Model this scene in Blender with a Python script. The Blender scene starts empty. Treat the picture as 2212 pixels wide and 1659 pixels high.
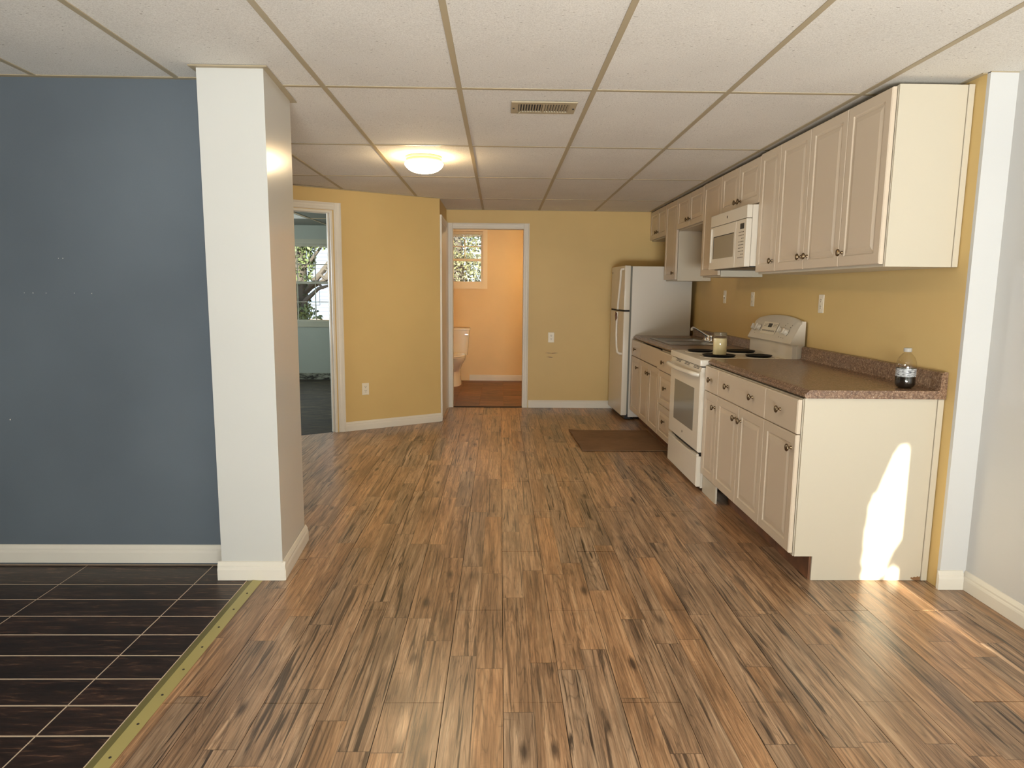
import bpy, bmesh, math, random
from mathutils import Vector, Matrix
random.seed(7)
SC = bpy.context.scene
COL = SC.collection
PI = math.pi

# ------------------------------------------------------------------ camera
CH = 1.3535
FPX, YAW, PIT, ROL = 1451.5, 0.01892, 0.13863, -0.00958
fw = Vector((math.sin(YAW)*math.cos(PIT), math.cos(YAW)*math.cos(PIT), -math.sin(PIT)))
r0 = Vector((math.cos(YAW), -math.sin(YAW), 0)); d0 = fw.cross(r0)
rr = r0*math.cos(ROL)+d0*math.sin(ROL); dd = -r0*math.sin(ROL)+d0*math.cos(ROL)
cd = bpy.data.cameras.new('camera'); cam = bpy.data.objects.new('camera', cd); COL.objects.link(cam)
cd.sensor_fit = 'HORIZONTAL'; cd.sensor_width = 36.0; cd.lens = FPX/2212*36.0; cd.clip_start = .05; cd.clip_end = 200
cam.matrix_world = Matrix(((rr.x, -dd.x, -fw.x, 0), (rr.y, -dd.y, -fw.y, 0), (rr.z, -dd.z, -fw.z, CH), (0, 0, 0, 1)))
SC.camera = cam

# ------------------------------------------------------------------ light
w = bpy.data.worlds.new('sky'); SC.world = w; w.use_nodes = True
bg = w.node_tree.nodes['Background']; bg.inputs[0].default_value = (.80, .90, 1.0, 1); bg.inputs[1].default_value = .75
SUN_EL = math.radians(15)
sd = bpy.data.lights.new('sun', 'SUN'); sd.energy = 7.5; sd.angle = math.radians(.25); sd.color = (1, .92, .78)
so = bpy.data.objects.new('sun', sd); COL.objects.link(so); so.rotation_euler = (PI/2-SUN_EL, 0, 0); so.location = (0, -12, 6)
ad = bpy.data.lights.new('daylight', 'AREA'); ad.shape = 'RECTANGLE'; ad.size = 1.4; ad.size_y = 2.0; ad.energy = 5; ad.color = (.97, .985, 1)
ao = bpy.data.objects.new('daylight', ad); COL.objects.link(ao); ao.location = (.4, -1.78, 1.08); ao.rotation_euler = (PI/2, 0, 0)
# unseen area lamp added outside the glazed door to brighten the ceiling from below
pd = bpy.data.lights.new('upward_fill', 'AREA'); pd.shape = 'RECTANGLE'; pd.size = 2.5; pd.size_y = 1.5; pd.energy = 300; pd.color = (.97, .98, 1)
po = bpy.data.objects.new('upward_fill', pd); COL.objects.link(po); po.location = (.12, -2.45, .0); po.rotation_euler = (PI/2+math.radians(45), 0, 0)
def added_window_light(name, loc, rot, sx, sy, e):
    d = bpy.data.lights.new(name, 'AREA'); d.shape = 'RECTANGLE'; d.size = sx; d.size_y = sy; d.energy = e; d.color = (.93, .97, 1)
    o = bpy.data.objects.new(name, d); COL.objects.link(o); o.location = loc; o.rotation_euler = rot
added_window_light('fill_far_room', (-4.72, 7.9, 1.45), (PI/2, 0, -PI/2), 1.7, 1.1, 42)  # added to lift the dark far room; its side window is invented
added_window_light('fill_kitchen_left', (-3.40, 4.2, 1.45), (PI/2, 0, -PI/2), 1.1, 1.1, 4)  # weak lamp added to brighten the left kitchen ceiling, behind an invented window
vs = SC.view_settings
vs.view_transform = 'Standard'; vs.look = 'None'; vs.exposure = 1.57; vs.gamma = 1.0; vs.use_curve_mapping = False

# ------------------------------------------------------------------ node helpers
def lin(r, g, b):
    f = lambda c: (c/255/12.92) if c/255 <= .04045 else ((c/255+.055)/1.055)**2.4
    return (f(r), f(g), f(b), 1)
class G:
    def __init__(s, name):
        s.m = bpy.data.materials.new(name); s.m.use_nodes = True; s.t = s.m.node_tree
        s.b = s.t.nodes['Principled BSDF']; s.out = s.t.nodes['Material Output']
    def n(s, typ, **k):
        nd = s.t.nodes.new(typ)
        for a, v in k.items(): setattr(nd, a, v)
        return nd
    def put(s, sock, v):
        if isinstance(v, bpy.types.NodeSocket): s.t.links.new(v, sock)
        else: sock.default_value = v
    def M(s, op, a, b=0.0, c=0.0):
        nd = s.n('ShaderNodeMath', operation=op)
        for i, v in enumerate((a, b, c)): s.put(nd.inputs[i], v)
        return nd.outputs[0]
    def xyz(s, x, y, z):
        nd = s.n('ShaderNodeCombineXYZ')
        for i, v in enumerate((x, y, z)): s.put(nd.inputs[i], v)
        return nd.outputs[0]
    def pos(s):
        g = s.n('ShaderNodeNewGeometry'); q = s.n('ShaderNodeSeparateXYZ'); s.t.links.new(g.outputs['Position'], q.inputs[0])
        return g.outputs['Position'], q.outputs[0], q.outputs[1], q.outputs[2]
    def noise(s, vec, scale=1, det=4, rough=.55, dist=0):
        nd = s.n('ShaderNodeTexNoise'); s.t.links.new(vec, nd.inputs['Vector'])
        nd.inputs['Scale'].default_value = scale; nd.inputs['Detail'].default_value = det
        nd.inputs['Roughness'].default_value = rough; nd.inputs['Distortion'].default_value = dist
        return nd.outputs[0]
    def ramp(s, f, stops, mode='LINEAR'):
        nd = s.n('ShaderNodeValToRGB'); s.put(nd.inputs[0], f); r = nd.color_ramp; r.interpolation = mode
        while len(r.elements) < len(stops): r.elements.new(.5)
        for e, (p, c) in zip(r.elements, stops):
            e.position = p; e.color = c if len(c) == 4 else (*c, 1)
        return nd.outputs[0]
    def mix(s, f, a, b, mode='MIX'):
        nd = s.n('ShaderNodeMix', data_type='RGBA', blend_type=mode)
        s.put(nd.inputs[0], f); s.put(nd.inputs[6], a); s.put(nd.inputs[7], b)
        return nd.outputs[2]
    def bump(s, h, st=.2, d=.002):
        nd = s.n('ShaderNodeBump'); nd.inputs['Strength'].default_value = st; nd.inputs['Distance'].default_value = d
        s.t.links.new(h, nd.inputs['Height']); s.t.links.new(nd.outputs[0], s.b.inputs['Normal'])
    def base(s, c): s.put(s.b.inputs['Base Color'], c)
    def rough(s, v): s.put(s.b.inputs['Roughness'], v)
    def set(s, **k):
        for a, v in k.items(): s.put(s.b.inputs[a.replace('_', ' ')], v)
GR = lambda v: (v, v, v, 1)

def simple(name, c, rough=.5, metal=0, spec=.5, **k):
    g = G(name); g.base(c); g.rough(rough); g.set(Metallic=metal); g.b.inputs['Specular IOR Level'].default_value = spec
    g.set(**k); return g.m
def paint(name, c, rough=.5, var=.06, bumpst=.12, spec=.4):
    g = G(name); P, x, y, z = g.pos()
    n1 = g.noise(P, 1.3, 3, .5); n2 = g.noise(P, 160, 2, .6)
    d = tuple(v*(1-var*2) for v in c[:3])+(1,); l = tuple(min(1, v*(1+var)) for v in c[:3])+(1,)
    g.base(g.ramp(n1, [(.3, d), (.7, l)])); g.rough(rough); g.bump(n2, bumpst, .0012)
    g.b.inputs['Specular IOR Level'].default_value = spec
    return g.m

M = {}
M['yellow'] = paint('yellow_paint', lin(215, 184, 122), .46, .03, .12, .28)
M['bath'] = paint('cream_paint', lin(240, 206, 150), .5, .03)
M['bathtrim'] = simple('cream_window_trim', lin(244, 222, 180), .45)
M['sagetrim'] = simple('sage_window_trim', lin(150, 150, 132), .45)
M['blue'] = paint('slate_blue_paint', lin(102, 110, 116), .36, .07, .2)
M['column'] = paint('white_gloss_paint', lin(207, 205, 197), .2, .015, .06, .5)
M['grey'] = paint('pale_grey_paint', lin(205, 203, 198), .45, .02)
M['green'] = paint('sage_paint', lin(140, 147, 136), .5, .03)
M['trim'] = paint('trim_white', lin(228, 220, 204), .4, .05, .05)
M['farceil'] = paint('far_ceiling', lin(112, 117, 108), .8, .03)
M['cab'] = simple('cabinet_white', lin(206, 188, 164), .34)
M['cabside'] = simple('cabinet_side_white', lin(198, 187, 165), .4)
M['enamel'] = simple('white_enamel', lin(222, 212, 194), .22)
M['enamel_rough'] = simple('textured_enamel', lin(216, 208, 194), .5)
M['black'] = simple('black_plastic', (.012, .012, .013, 1), .35)
M['gasket'] = simple('dark_gap', (.03, .027, .024, 1), .8)
M['gasketgrey'] = simple('grey_gasket', lin(120, 118, 108), .7)
M['chrome'] = simple('chrome', (.75, .75, .75, 1), .12, 1)
M['steel'] = simple('brushed_steel', (.36, .34, .31, 1), .28, 1)
M['nickel'] = simple('brushed_nickel', lin(118, 100, 76), .3, 1)
M['ivory'] = simple('ivory_plastic', lin(235, 224, 200), .4)
M['slot'] = simple('socket_slot', (.03, .025, .02, 1), .7)
M['grid'] = simple('ceiling_grid_metal', lin(174, 158, 128), .5)
M['brass'] = simple('brass_strip', lin(182, 170, 108), .42, .15)
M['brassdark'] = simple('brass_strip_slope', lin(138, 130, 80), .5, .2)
M['porcelain'] = simple('porcelain', lin(238, 226, 204), .12)
M['grout'] = simple('pale_grout', lin(216, 196, 172), .9)
M['bathgrout'] = simple('bath_grout', lin(150, 112, 78), .9)
M['sub'] = simple('dark_subfloor', (.02, .014, .01, 1), .9)
M['lampring'] = simple('lamp_ring_cream', lin(214, 188, 140), .4)
M['ovenglass'] = simple('grey_oven_glass', lin(128, 124, 114), .12)
M['mwglass'] = simple('microwave_window', lin(150, 138, 118), .2)
M['coil'] = simple('black_burner', (.004, .004, .005, 1), .5, 0, .25)
M['panelprint'] = simple('grey_print', lin(96, 84, 70), .6)
M['wax'] = simple('cream_wax', lin(232, 218, 172), .5)
M['cola'] = simple('dark_cola', (.012, .008, .006, 1), .12)
M['chipwood'] = simple('bare_particle_board', lin(134, 96, 62), .9)
M['diffuser'] = simple('white_diffuser', lin(226, 230, 226), .5)
M['housewin'] = simple('house_window_glass', lin(120, 150, 185), .15)
M['bark'] = simple('bark', lin(82, 76, 68), .9)
M['concrete'] = simple('concrete', lin(176, 160, 140), .9)
M['shade'] = simple('blind_cream', lin(226, 208, 172), .6)

def glass(name, tint=(1, 1, 1, 1), refl=.1):
    g = G(name); tr = g.n('ShaderNodeBsdfTransparent'); tr.inputs[0].default_value = tint
    gl = g.n('ShaderNodeBsdfGlossy'); gl.inputs['Roughness'].default_value = .01
    mx = g.n('ShaderNodeMixShader'); fr = g.n('ShaderNodeLayerWeight'); fr.inputs[0].default_value = .5; f4 = g.M('MULTIPLY', g.M('POWER', fr.outputs['Facing'], 3.5), .7)
    g.t.links.new(g.M('ADD', f4, refl), mx.inputs[0]); g.t.links.new(tr.outputs[0], mx.inputs[1]); g.t.links.new(gl.outputs[0], mx.inputs[2])
    g.t.links.new(mx.outputs[0], g.out.inputs[0]); g.m.node_tree.nodes.remove(g.b)
    return g.m
M['pane'] = glass('window_glass', (.96, .98, .98, 1), .07)
M['clear'] = glass('clear_jar_glass', (.95, .93, .88, 1), .05)

def emis(name, c, st):
    g = G(name); g.set(Emission_Color=c, Emission_Strength=st); g.base(GR(.8)); return g.m
M['bathlampglass'] = emis('lit_bath_lamp_glass', (1, .72, .38, 1), 26)
M['addedlampglass'] = emis('lit_added_lamp_glass', (1, .86, .66, 1), 14)  # glow of the added front room lamp
M['lampglass'] = emis('lit_lamp_glass', (1, .76, .44, 1), 23)

def wood():
    g = G('laminate_planks'); P, x, y, z = g.pos()
    u = g.M('DIVIDE', g.M('SUBTRACT', x, .217), .0985)
    sx = g.M('FLOOR', u); fx = g.M('SUBTRACT', u, sx)
    w1 = g.n('ShaderNodeTexWhiteNoise', noise_dimensions='1D'); g.put(w1.inputs['W'], sx)
    yy = g.M('ADD', g.M('DIVIDE', y, .82), g.M('MULTIPLY', w1.outputs[0], 7.3)); sg = g.M('FLOOR', yy); fy = g.M('SUBTRACT', yy, sg)
    w2 = g.n('ShaderNodeTexWhiteNoise', noise_dimensions='3D'); g.put(w2.inputs[0], g.xyz(sx, sg, 3.3))
    v = w2.outputs[0]; sp = g.n('ShaderNodeSeparateColor'); g.t.links.new(w2.outputs[1], sp.inputs[0]); ra, rb = sp.outputs[0], sp.outputs[1]
    ro = g.M('MULTIPLY', ra, 41.0)
    grain = g.noise(g.xyz(g.M('MULTIPLY', x, 40), g.M('ADD', g.M('MULTIPLY', y, 1.7), ro), g.M('MULTIPLY', rb, 60)), 1, 9, .7, .9)
    fine = g.noise(g.xyz(g.M('MULTIPLY', x, 300), g.M('ADD', g.M('MULTIPLY', y, 7), ro), ro), 1, 3, .6)
    blot = g.noise(g.xyz(g.M('MULTIPLY', x, 11), g.M('ADD', g.M('MULTIPLY', y, 1.6), ro), g.M('MULTIPLY', rb, 33)), 1, 4, .6, .5)
    streak = g.noise(g.xyz(g.M('MULTIPLY', x, 44), g.M('ADD', g.M('MULTIPLY', y, 1.5), ro), g.M('MULTIPLY', rb, 17)), 1, 4, .55, 1.4)
    cross = g.noise(g.xyz(g.M('MULTIPLY', x, 9), g.M('ADD', g.M('MULTIPLY', y, 48), ro), ro), 1, 3, .6, .5)
    ringn = g.noise(g.xyz(g.M('MULTIPLY', x, 15), g.M('ADD', g.M('MULTIPLY', y, .9), ro), g.M('MULTIPLY', rb, 23)), 1, 2, .5, .6)
    ring = g.M('FRACT', g.M('MULTIPLY', ringn, 13.0))
    warm = g.ramp(grain, [(.25, lin(106, 74, 50)), (.5, lin(182, 138, 98)), (.72, lin(220, 180, 138))])
    cool = g.ramp(grain, [(.25, lin(100, 80, 64)), (.5, lin(166, 136, 108)), (.72, lin(206, 178, 148))])
    c = g.mix(v, warm, cool)
    c = g.mix(1, c, g.ramp(blot, [(.28, GR(.5)), (.5, GR(.95)), (.7, GR(1.15))]), 'MULTIPLY')
    c = g.mix(1, c, g.ramp(ring, [(.0, GR(.62)), (.16, GR(1)), (.8, GR(1.04)), (1, GR(.8))]), 'MULTIPLY')
    c = g.mix(g.M('MULTIPLY', g.ramp(streak, [(.55, GR(0)), (.63, GR(1))]), g.M('ADD', .35, g.M('MULTIPLY', ra, .6))), c, lin(48, 35, 26))
    c = g.mix(g.M('MULTIPLY', g.ramp(cross, [(.66, GR(0)), (.74, GR(1))]), g.M('MULTIPLY', rb, .45)), c, lin(66, 48, 36))
    vo = g.n('ShaderNodeTexVoronoi', feature='F1'); g.t.links.new(g.xyz(g.M('MULTIPLY', x, 10), g.M('ADD', g.M('MULTIPLY', y, 3.2), ro), ro), vo.inputs['Vector']); vo.inputs['Scale'].default_value = 1
    vs_ = g.n('ShaderNodeSeparateColor'); g.t.links.new(vo.outputs['Color'], vs_.inputs[0])
    kn = g.M('MULTIPLY', g.ramp(g.M('ADD', vo.outputs['Distance'], g.M('MULTIPLY', g.M('SUBTRACT', grain, .5), .25)), [(.06, GR(1)), (.2, GR(0))]), g.M('GREATER_THAN', vs_.outputs[0], .62))
    c = g.mix(g.M('MULTIPLY', kn, .8), c, lin(48, 34, 25))
    c = g.mix(1, c, g.ramp(fine, [(.3, GR(.72)), (.55, GR(1.05))]), 'MULTIPLY')
    c = g.mix(1, c, g.ramp(rb, [(0, GR(.86)), (1, GR(1.1))]), 'MULTIPLY')
    e1 = g.M('MINIMUM', fx, g.M('SUBTRACT', 1.0, fx)); e2 = g.M('MINIMUM', fy, g.M('SUBTRACT', 1.0, fy))
    ln = g.M('MAXIMUM', g.ramp(e1, [(.004, GR(1)), (.02, GR(0))]), g.ramp(e2, [(.0008, GR(1)), (.003, GR(0))]))
    c = g.mix(g.M('MULTIPLY', ln, .55), c, lin(50, 36, 27))
    g.base(c); g.rough(g.M('ADD', .23, g.M('MULTIPLY', fine, .16))); g.b.inputs['Specular IOR Level'].default_value = .65
    g.bump(g.M('ADD', g.M('MULTIPLY', fine, .6), g.M('ADD', g.M('MULTIPLY', grain, .6), g.M('MULTIPLY', ln, -.6))), .22, .0012)
    return g.m
M['wood'] = wood()
def tile_mat(name, dark, mid, light, sx, sy, rough):
    g = G(name); P, x, y, z = g.pos(); oi = g.n('ShaderNodeObjectInfo'); r = oi.outputs['Random']
    ro = g.M('MULTIPLY', r, 50)
    n1 = g.noise(g.xyz(g.M('MULTIPLY', x, sx), g.M('MULTIPLY', y, sy), ro), 1, 6, .65, .5)
    n2 = g.noise(g.xyz(g.M('MULTIPLY', x, sx*.35), g.M('MULTIPLY', y, sy*.3), g.M('ADD', ro, 9.0)), 1, 3, .6)
    n3 = g.noise(g.xyz(g.M('MULTIPLY', x, sx*5), g.M('MULTIPLY', y, sy*4), ro), 1, 3, .6)
    c = g.ramp(n1, [(.3, dark), (.56, mid), (.74, light)])
    c = g.mix(1, c, g.ramp(n2, [(.3, GR(.55)), (.7, GR(1.35))]), 'MULTIPLY')
    c = g.mix(1, c, g.ramp(r, [(0, GR(.75)), (1, GR(1.2))]), 'MULTIPLY')
    g.base(c); g.rough(g.M('ADD', rough, g.M('MULTIPLY', n3, .2))); g.bump(n3, .2, .001); return g.m
M['darktile'] = tile_mat('dark_wood_look_tile', lin(27, 18, 14), lin(56, 37, 28), lin(128, 94, 72), 9, 60, .3)
M['bathtile'] = tile_mat('brown_wood_look_tile', lin(92, 58, 36), lin(124, 80, 50), lin(158, 110, 72), 6, 30, .35)
M['farfloor'] = tile_mat('dark_scuffed_vinyl', lin(34, 30, 22), lin(60, 53, 38), lin(104, 96, 68), 5, 16, .55)
def ceil_mat():
    g = G('mineral_fibre_tile'); P, x, y, z = g.pos()
    n1 = g.noise(P, 190, 4, .7); n2 = g.noise(g.xyz(g.M('MULTIPLY', x, 60), g.M('MULTIPLY', y, 150), z), 1, 2, .5); n3 = g.noise(P, 2.2, 2, .5)
    c = g.ramp(n1, [(.3, lin(204, 196, 183)), (.6, lin(232, 226, 215))])
    c = g.mix(g.ramp(n2, [(.26, GR(1)), (.31, GR(0))]), c, lin(150, 138, 120))
    c = g.mix(1, c, g.ramp(n3, [(.3, GR(.95)), (.7, GR(1.03))]), 'MULTIPLY')
    g.base(c); g.rough(.9); g.bump(n1, .5, .002); return g.m
M['ctile'] = ceil_mat()
def counter_mat():
    g = G('brown_speckled_laminate'); P, x, y, z = g.pos()
    n1 = g.noise(P, 95, 5, .75); n2 = g.noise(P, 28, 4, .6); n3 = g.noise(P, 210, 2, .6)
    c = g.ramp(n1, [(.3, lin(74, 54, 42)), (.47, lin(120, 91, 70)), (.58, lin(150, 119, 93)), (.72, lin(192, 166, 138))])
    c = g.mix(1, c, g.ramp(n2, [(.3, GR(.75)), (.7, GR(1.1))]), 'MULTIPLY')
    c = g.mix(g.ramp(n3, [(.64, GR(0)), (.7, GR(.8))]), c, lin(205, 188, 164))
    g.base(c); g.rough(.26); return g.m
M['counter'] = counter_mat()
def toe_mat():
    g = G('brown_toe_board'); P, x, y, z = g.pos(); n = g.noise(P, 9, 5, .6)
    g.base(g.ramp(n, [(.3, lin(92, 58, 34)), (.7, lin(128, 82, 50))])); g.rough(.6); return g.m
M['toe'] = toe_mat()
def mat_mat():
    g = G('brown_mat'); P, x, y, z = g.pos(); n = g.noise(P, 5, 4, .6); n2 = g.noise(P, 13, 5, .7)
    c = g.ramp(n, [(.3, lin(118, 88, 62)), (.7, lin(138, 106, 76))])
    g.base(g.mix(g.ramp(n2, [(.70, GR(0)), (.74, GR(.6))]), c, lin(190, 170, 145))); g.rough(.75); g.bump(n2, .2, .002); return g.m
M['mat'] = mat_mat()
def leaf_mat(name, a, b):
    g = G(name); oi = g.n('ShaderNodeNewGeometry'); g.base(g.ramp(oi.outputs['Random Per Island'], [(0, a), (1, b)])); g.rough(.6)
    g.set(Transmission_Weight=0.0); return g.m
M['leaf'] = leaf_mat('evergreen_leaves', lin(38, 52, 30), lin(112, 126, 78))
M['leaf2'] = leaf_mat('olive_leaves', lin(60, 66, 48), lin(140, 138, 96))
def ground_mat():
    g = G('leafy_ground'); P, x, y, z = g.pos(); n = g.noise(P, 2.5, 6, .7)
    g.base(g.ramp(n, [(.3, lin(120, 92, 58)), (.6, lin(190, 150, 96)), (.8, lin(150, 150, 90))])); g.rough(.9); return g.m
M['ground'] = ground_mat()
def brick_mat():
    g = G('orange_brick'); P, x, y, z = g.pos(); br = g.n('ShaderNodeTexBrick'); g.t.links.new(g.xyz(x, z, 0.0), br.inputs['Vector']); br.inputs['Scale'].default_value = 5
    br.inputs[1].default_value = lin(190, 130, 90); br.inputs[2].default_value = lin(205, 150, 110); br.inputs[3].default_value = lin(215, 200, 180); g.base(br.outputs[0]); g.rough(.9); return g.m
M['brick'] = brick_mat()
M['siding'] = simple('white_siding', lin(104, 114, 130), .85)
def mould_mat():
    g = G('damaged_wall_strip'); P, x, y, z = g.pos(); n = g.noise(g.xyz(g.M('MULTIPLY', x, 6), y, g.M('MULTIPLY', z, 16)), 1, 5, .7)
    g.base(g.ramp(n, [(.42, lin(26, 24, 20)), (.52, lin(110, 112, 98)), (.7, lin(140, 142, 128))])); g.rough(.9); return g.m
M['mould'] = mould_mat()
def label_mat():
    g = G('grey_bottle_label'); P, x, y, z = g.pos(); n = g.noise(g.xyz(g.M('MULTIPLY', x, 60), g.M('MULTIPLY', y, 60), g.M('MULTIPLY', z, 420)), 1, 2, .5)
    g.base(g.ramp(n, [(.44, lin(80, 80, 82)), (.5, lin(190, 190, 188))])); g.rough(.4); return g.m
M['label'] = label_mat()

# ------------------------------------------------------------------ geometry helpers
class MB:
    def __init__(s): s.v = []; s.f = []
    def add(s, vs, fs):
        o = len(s.v); s.v += [tuple(a) for a in vs]; s.f += [tuple(i+o for i in f) for f in fs]; return s
    def box(s, x0, x1, y0, y1, z0, z1):
        return s.add([(x, y, z) for z in (z0, z1) for y in (y0, y1) for x in (x0, x1)],
                     [(0, 2, 3, 1), (4, 5, 7, 6), (0, 1, 5, 4), (2, 6, 7, 3), (0, 4, 6, 2), (1, 3, 7, 5)])
    def obox(s, O, U, V, u0, u1, v0, v1, z0, z1):
        vs = [(O[0]+U[0]*u+V[0]*v, O[1]+U[1]*u+V[1]*v, z) for z in (z0, z1) for v in (v0, v1) for u in (u0, u1)]
        return s.add(vs, [(0, 2, 3, 1), (4, 5, 7, 6), (0, 1, 5, 4), (2, 6, 7, 3), (0, 4, 6, 2), (1, 3, 7, 5)])
    def prism(s, poly, z0, z1):
        n = len(poly); f0 = z0 if callable(z0) else (lambda x, y: z0); f1 = z1 if callable(z1) else (lambda x, y: z1)
        vs = [(x, y, f0(x, y)) for x, y in poly]+[(x, y, f1(x, y)) for x, y in poly]
        return s.add(vs, [tuple(range(n-1, -1, -1)), tuple(range(n, 2*n))]+[(i, (i+1) % n, n+(i+1) % n, n+i) for i in range(n)])
    def extrude(s, prof, O, A, B, L, l0, l1):
        """profile points (a,b) in axes A,B swept along L from l0 to l1"""
        O, A, B, L = Vector(O), Vector(A), Vector(B), Vector(L); n = len(prof)
        vs = [O+A*a+B*b+L*t for t in (l0, l1) for a, b in prof]
        fs = [tuple(range(n-1, -1, -1)), tuple(range(n, 2*n))]+[(i, (i+1) % n, n+(i+1) % n, n+i) for i in range(n)]
        if A.cross(B).dot(L)*(l1-l0)*area(prof) < 0: fs = [f[::-1] for f in fs]
        return s.add(vs, fs)
    def lathe(s, prof, c, axis=(0, 0, 1), seg=20, ref=None, sc=(1, 1)):
        ax = Vector(axis).normalized(); a = Vector(ref) if ref else ax.orthogonal().normalized(); b = ax.cross(a); c = Vector(c)
        vs, fs, rows = [], [], []
        for r, t in prof:
            if r < 1e-6: rows.append([len(vs)]); vs.append(c+ax*t)
            else:
                rows.append(list(range(len(vs), len(vs)+seg)))
                for k in range(seg):
                    th = 2*PI*k/seg; vs.append(c+ax*t+a*(r*sc[0]*math.cos(th))+b*(r*sc[1]*math.sin(th)))
        for p, q in zip(rows, rows[1:]):
            for k in range(seg):
                k2 = (k+1) % seg
                if len(p) == 1 and len(q) == 1: continue
                if len(p) == 1: fs.append((p[0], q[k2], q[k]))
                elif len(q) == 1: fs.append((p[k], p[k2], q[0]))
                else: fs.append((p[k], p[k2], q[k2], q[k]))
        return s.add(vs, fs)
    def tube(s, path, r, seg=8, cap=True):
        P = [Vector(p) for p in path]; rs = r if isinstance(r, (list, tuple)) else [r]*len(P); vs, fs = [], []
        up = None
        for i, p in enumerate(P):
            t = (P[min(i+1, len(P)-1)]-P[max(i-1, 0)]).normalized()
            a = t.orthogonal().normalized() if up is None else (up-t*up.dot(t)).normalized()
            up = a; b = t.cross(a)
            vs += [p+(a*math.cos(2*PI*k/seg)+b*math.sin(2*PI*k/seg))*rs[i] for k in range(seg)]
        for i in range(len(P)-1):
            for k in range(seg): fs.append((i*seg+k, i*seg+(k+1) % seg, (i+1)*seg+(k+1) % seg, (i+1)*seg+k))
        if cap: fs += [tuple(range(seg-1, -1, -1)), tuple((len(P)-1)*seg+k for k in range(seg))]
        return s.add(vs, fs)
    def rings(s, rects, mapf):
        """concentric rectangles (inset, depth) -> door leaf. mapf(u,v,d)->world, u,v corners given by rects as (u0,u1,v0,v1,d)"""
        vs, fs = [], []
        for (u0, u1, v0, v1, d) in rects: vs += [mapf(u0, v0, d), mapf(u1, v0, d), mapf(u1, v1, d), mapf(u0, v1, d)]
        for i in range(len(rects)-1):
            for k in range(4): fs.append((i*4+k, i*4+(k+1) % 4, i*4+4+(k+1) % 4, i*4+4+k))
        n = len(rects)*4; fs += [(3, 2, 1, 0), (n-4, n-3, n-2, n-1)]
        return s.add(vs, fs)
    def build(s, name, mat, parent=None, loc=None, bevel=0, seg=1, smooth=None, root=None):
        if loc is None: loc = ROOTLOC.get(parent.name, Vector((0, 0, 0))) if parent else Vector((0, 0, 0))
        loc = Vector(loc); me = bpy.data.meshes.new(name)
        me.from_pydata([tuple(Vector(v)-loc) for v in s.v], [], s.f)
        bm = bmesh.new(); bm.from_mesh(me); bmesh.ops.recalc_face_normals(bm, faces=bm.faces)
        if bevel: bmesh.ops.bevel(bm, geom=[e for e in bm.edges if e.is_manifold and e.calc_face_angle(0) > .3], offset=bevel, segments=seg, affect='EDGES', profile=.6)
        bm.to_mesh(me); bm.free()
        if smooth:
            for p in me.polygons: p.use_smooth = True
            me.set_sharp_from_angle(angle=math.radians(smooth))
        me.materials.append(M[mat] if isinstance(mat, str) else mat)
        o = bpy.data.objects.new(name, me); COL.objects.link(o)
        if parent: o.parent = parent; ROOTLOC[o.name] = loc
        else: o.location = loc; ROOTLOC[o.name] = loc
        return o
ROOTLOC = {}
def area(p): return sum(p[i][0]*p[(i+1) % len(p)][1]-p[(i+1) % len(p)][0]*p[i][1] for i in range(len(p)))/2
def tag(o, label=None, cat=None, group=None, kind=None):
    if label: o['label'] = label
    if cat: o['category'] = cat
    if group: o['group'] = group
    if kind: o['kind'] = kind
    return o
def root(name, label, cat, loc, group=None, kind=None):
    o = bpy.data.objects.new(name, None); COL.objects.link(o); o.location = loc; o.empty_display_size = .1
    ROOTLOC[o.name] = Vector(loc); return tag(o, label, cat, group, kind)
def inst(src, name, at, parent, rot=None):
    """copy of mesh object src placed so that its mesh origin sits at world point at, under parent"""
    o = bpy.data.objects.new(name, src.data); COL.objects.link(o); o.parent = parent
    o.location = Vector(at)-ROOTLOC[parent.name]; ROOTLOC[o.name] = Vector(at)
    if rot: o.rotation_euler = rot
    return o
def clip(poly, a, b, c):
    """keep a*x+b*y<=c"""
    out = []
    for i in range(len(poly)):
        p, q = poly[i], poly[(i+1) % len(poly)]; dp = a*p[0]+b*p[1]-c; dq = a*q[0]+b*q[1]-c
        if dp <= 0: out.append(p)
        if (dp < 0 < dq) or (dq < 0 < dp):
            t = dp/(dp-dq); out.append((p[0]+(q[0]-p[0])*t, p[1]+(q[1]-p[1])*t))
    return out
def struct(o, label=None): return tag(o, label, None, None, 'structure')
def S(mb, name, mat, label=None, **k): return struct(mb.build(name, mat, **k), label)

# ------------------------------------------------------------------ layout constants
XW, XG, YK, YBK, YEXT = 2.045, 2.165, 2.945, 7.72, 10.05
AO = (-1.467, 6.333); AD = (.8513, .5246); AN = (-.5246, .8513)      # angled wall: foot of casing, along, back normal
cz = lambda y: 2.30-.0075*y
AC = AN[0]*AO[0]+AN[1]*AO[1]

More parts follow.
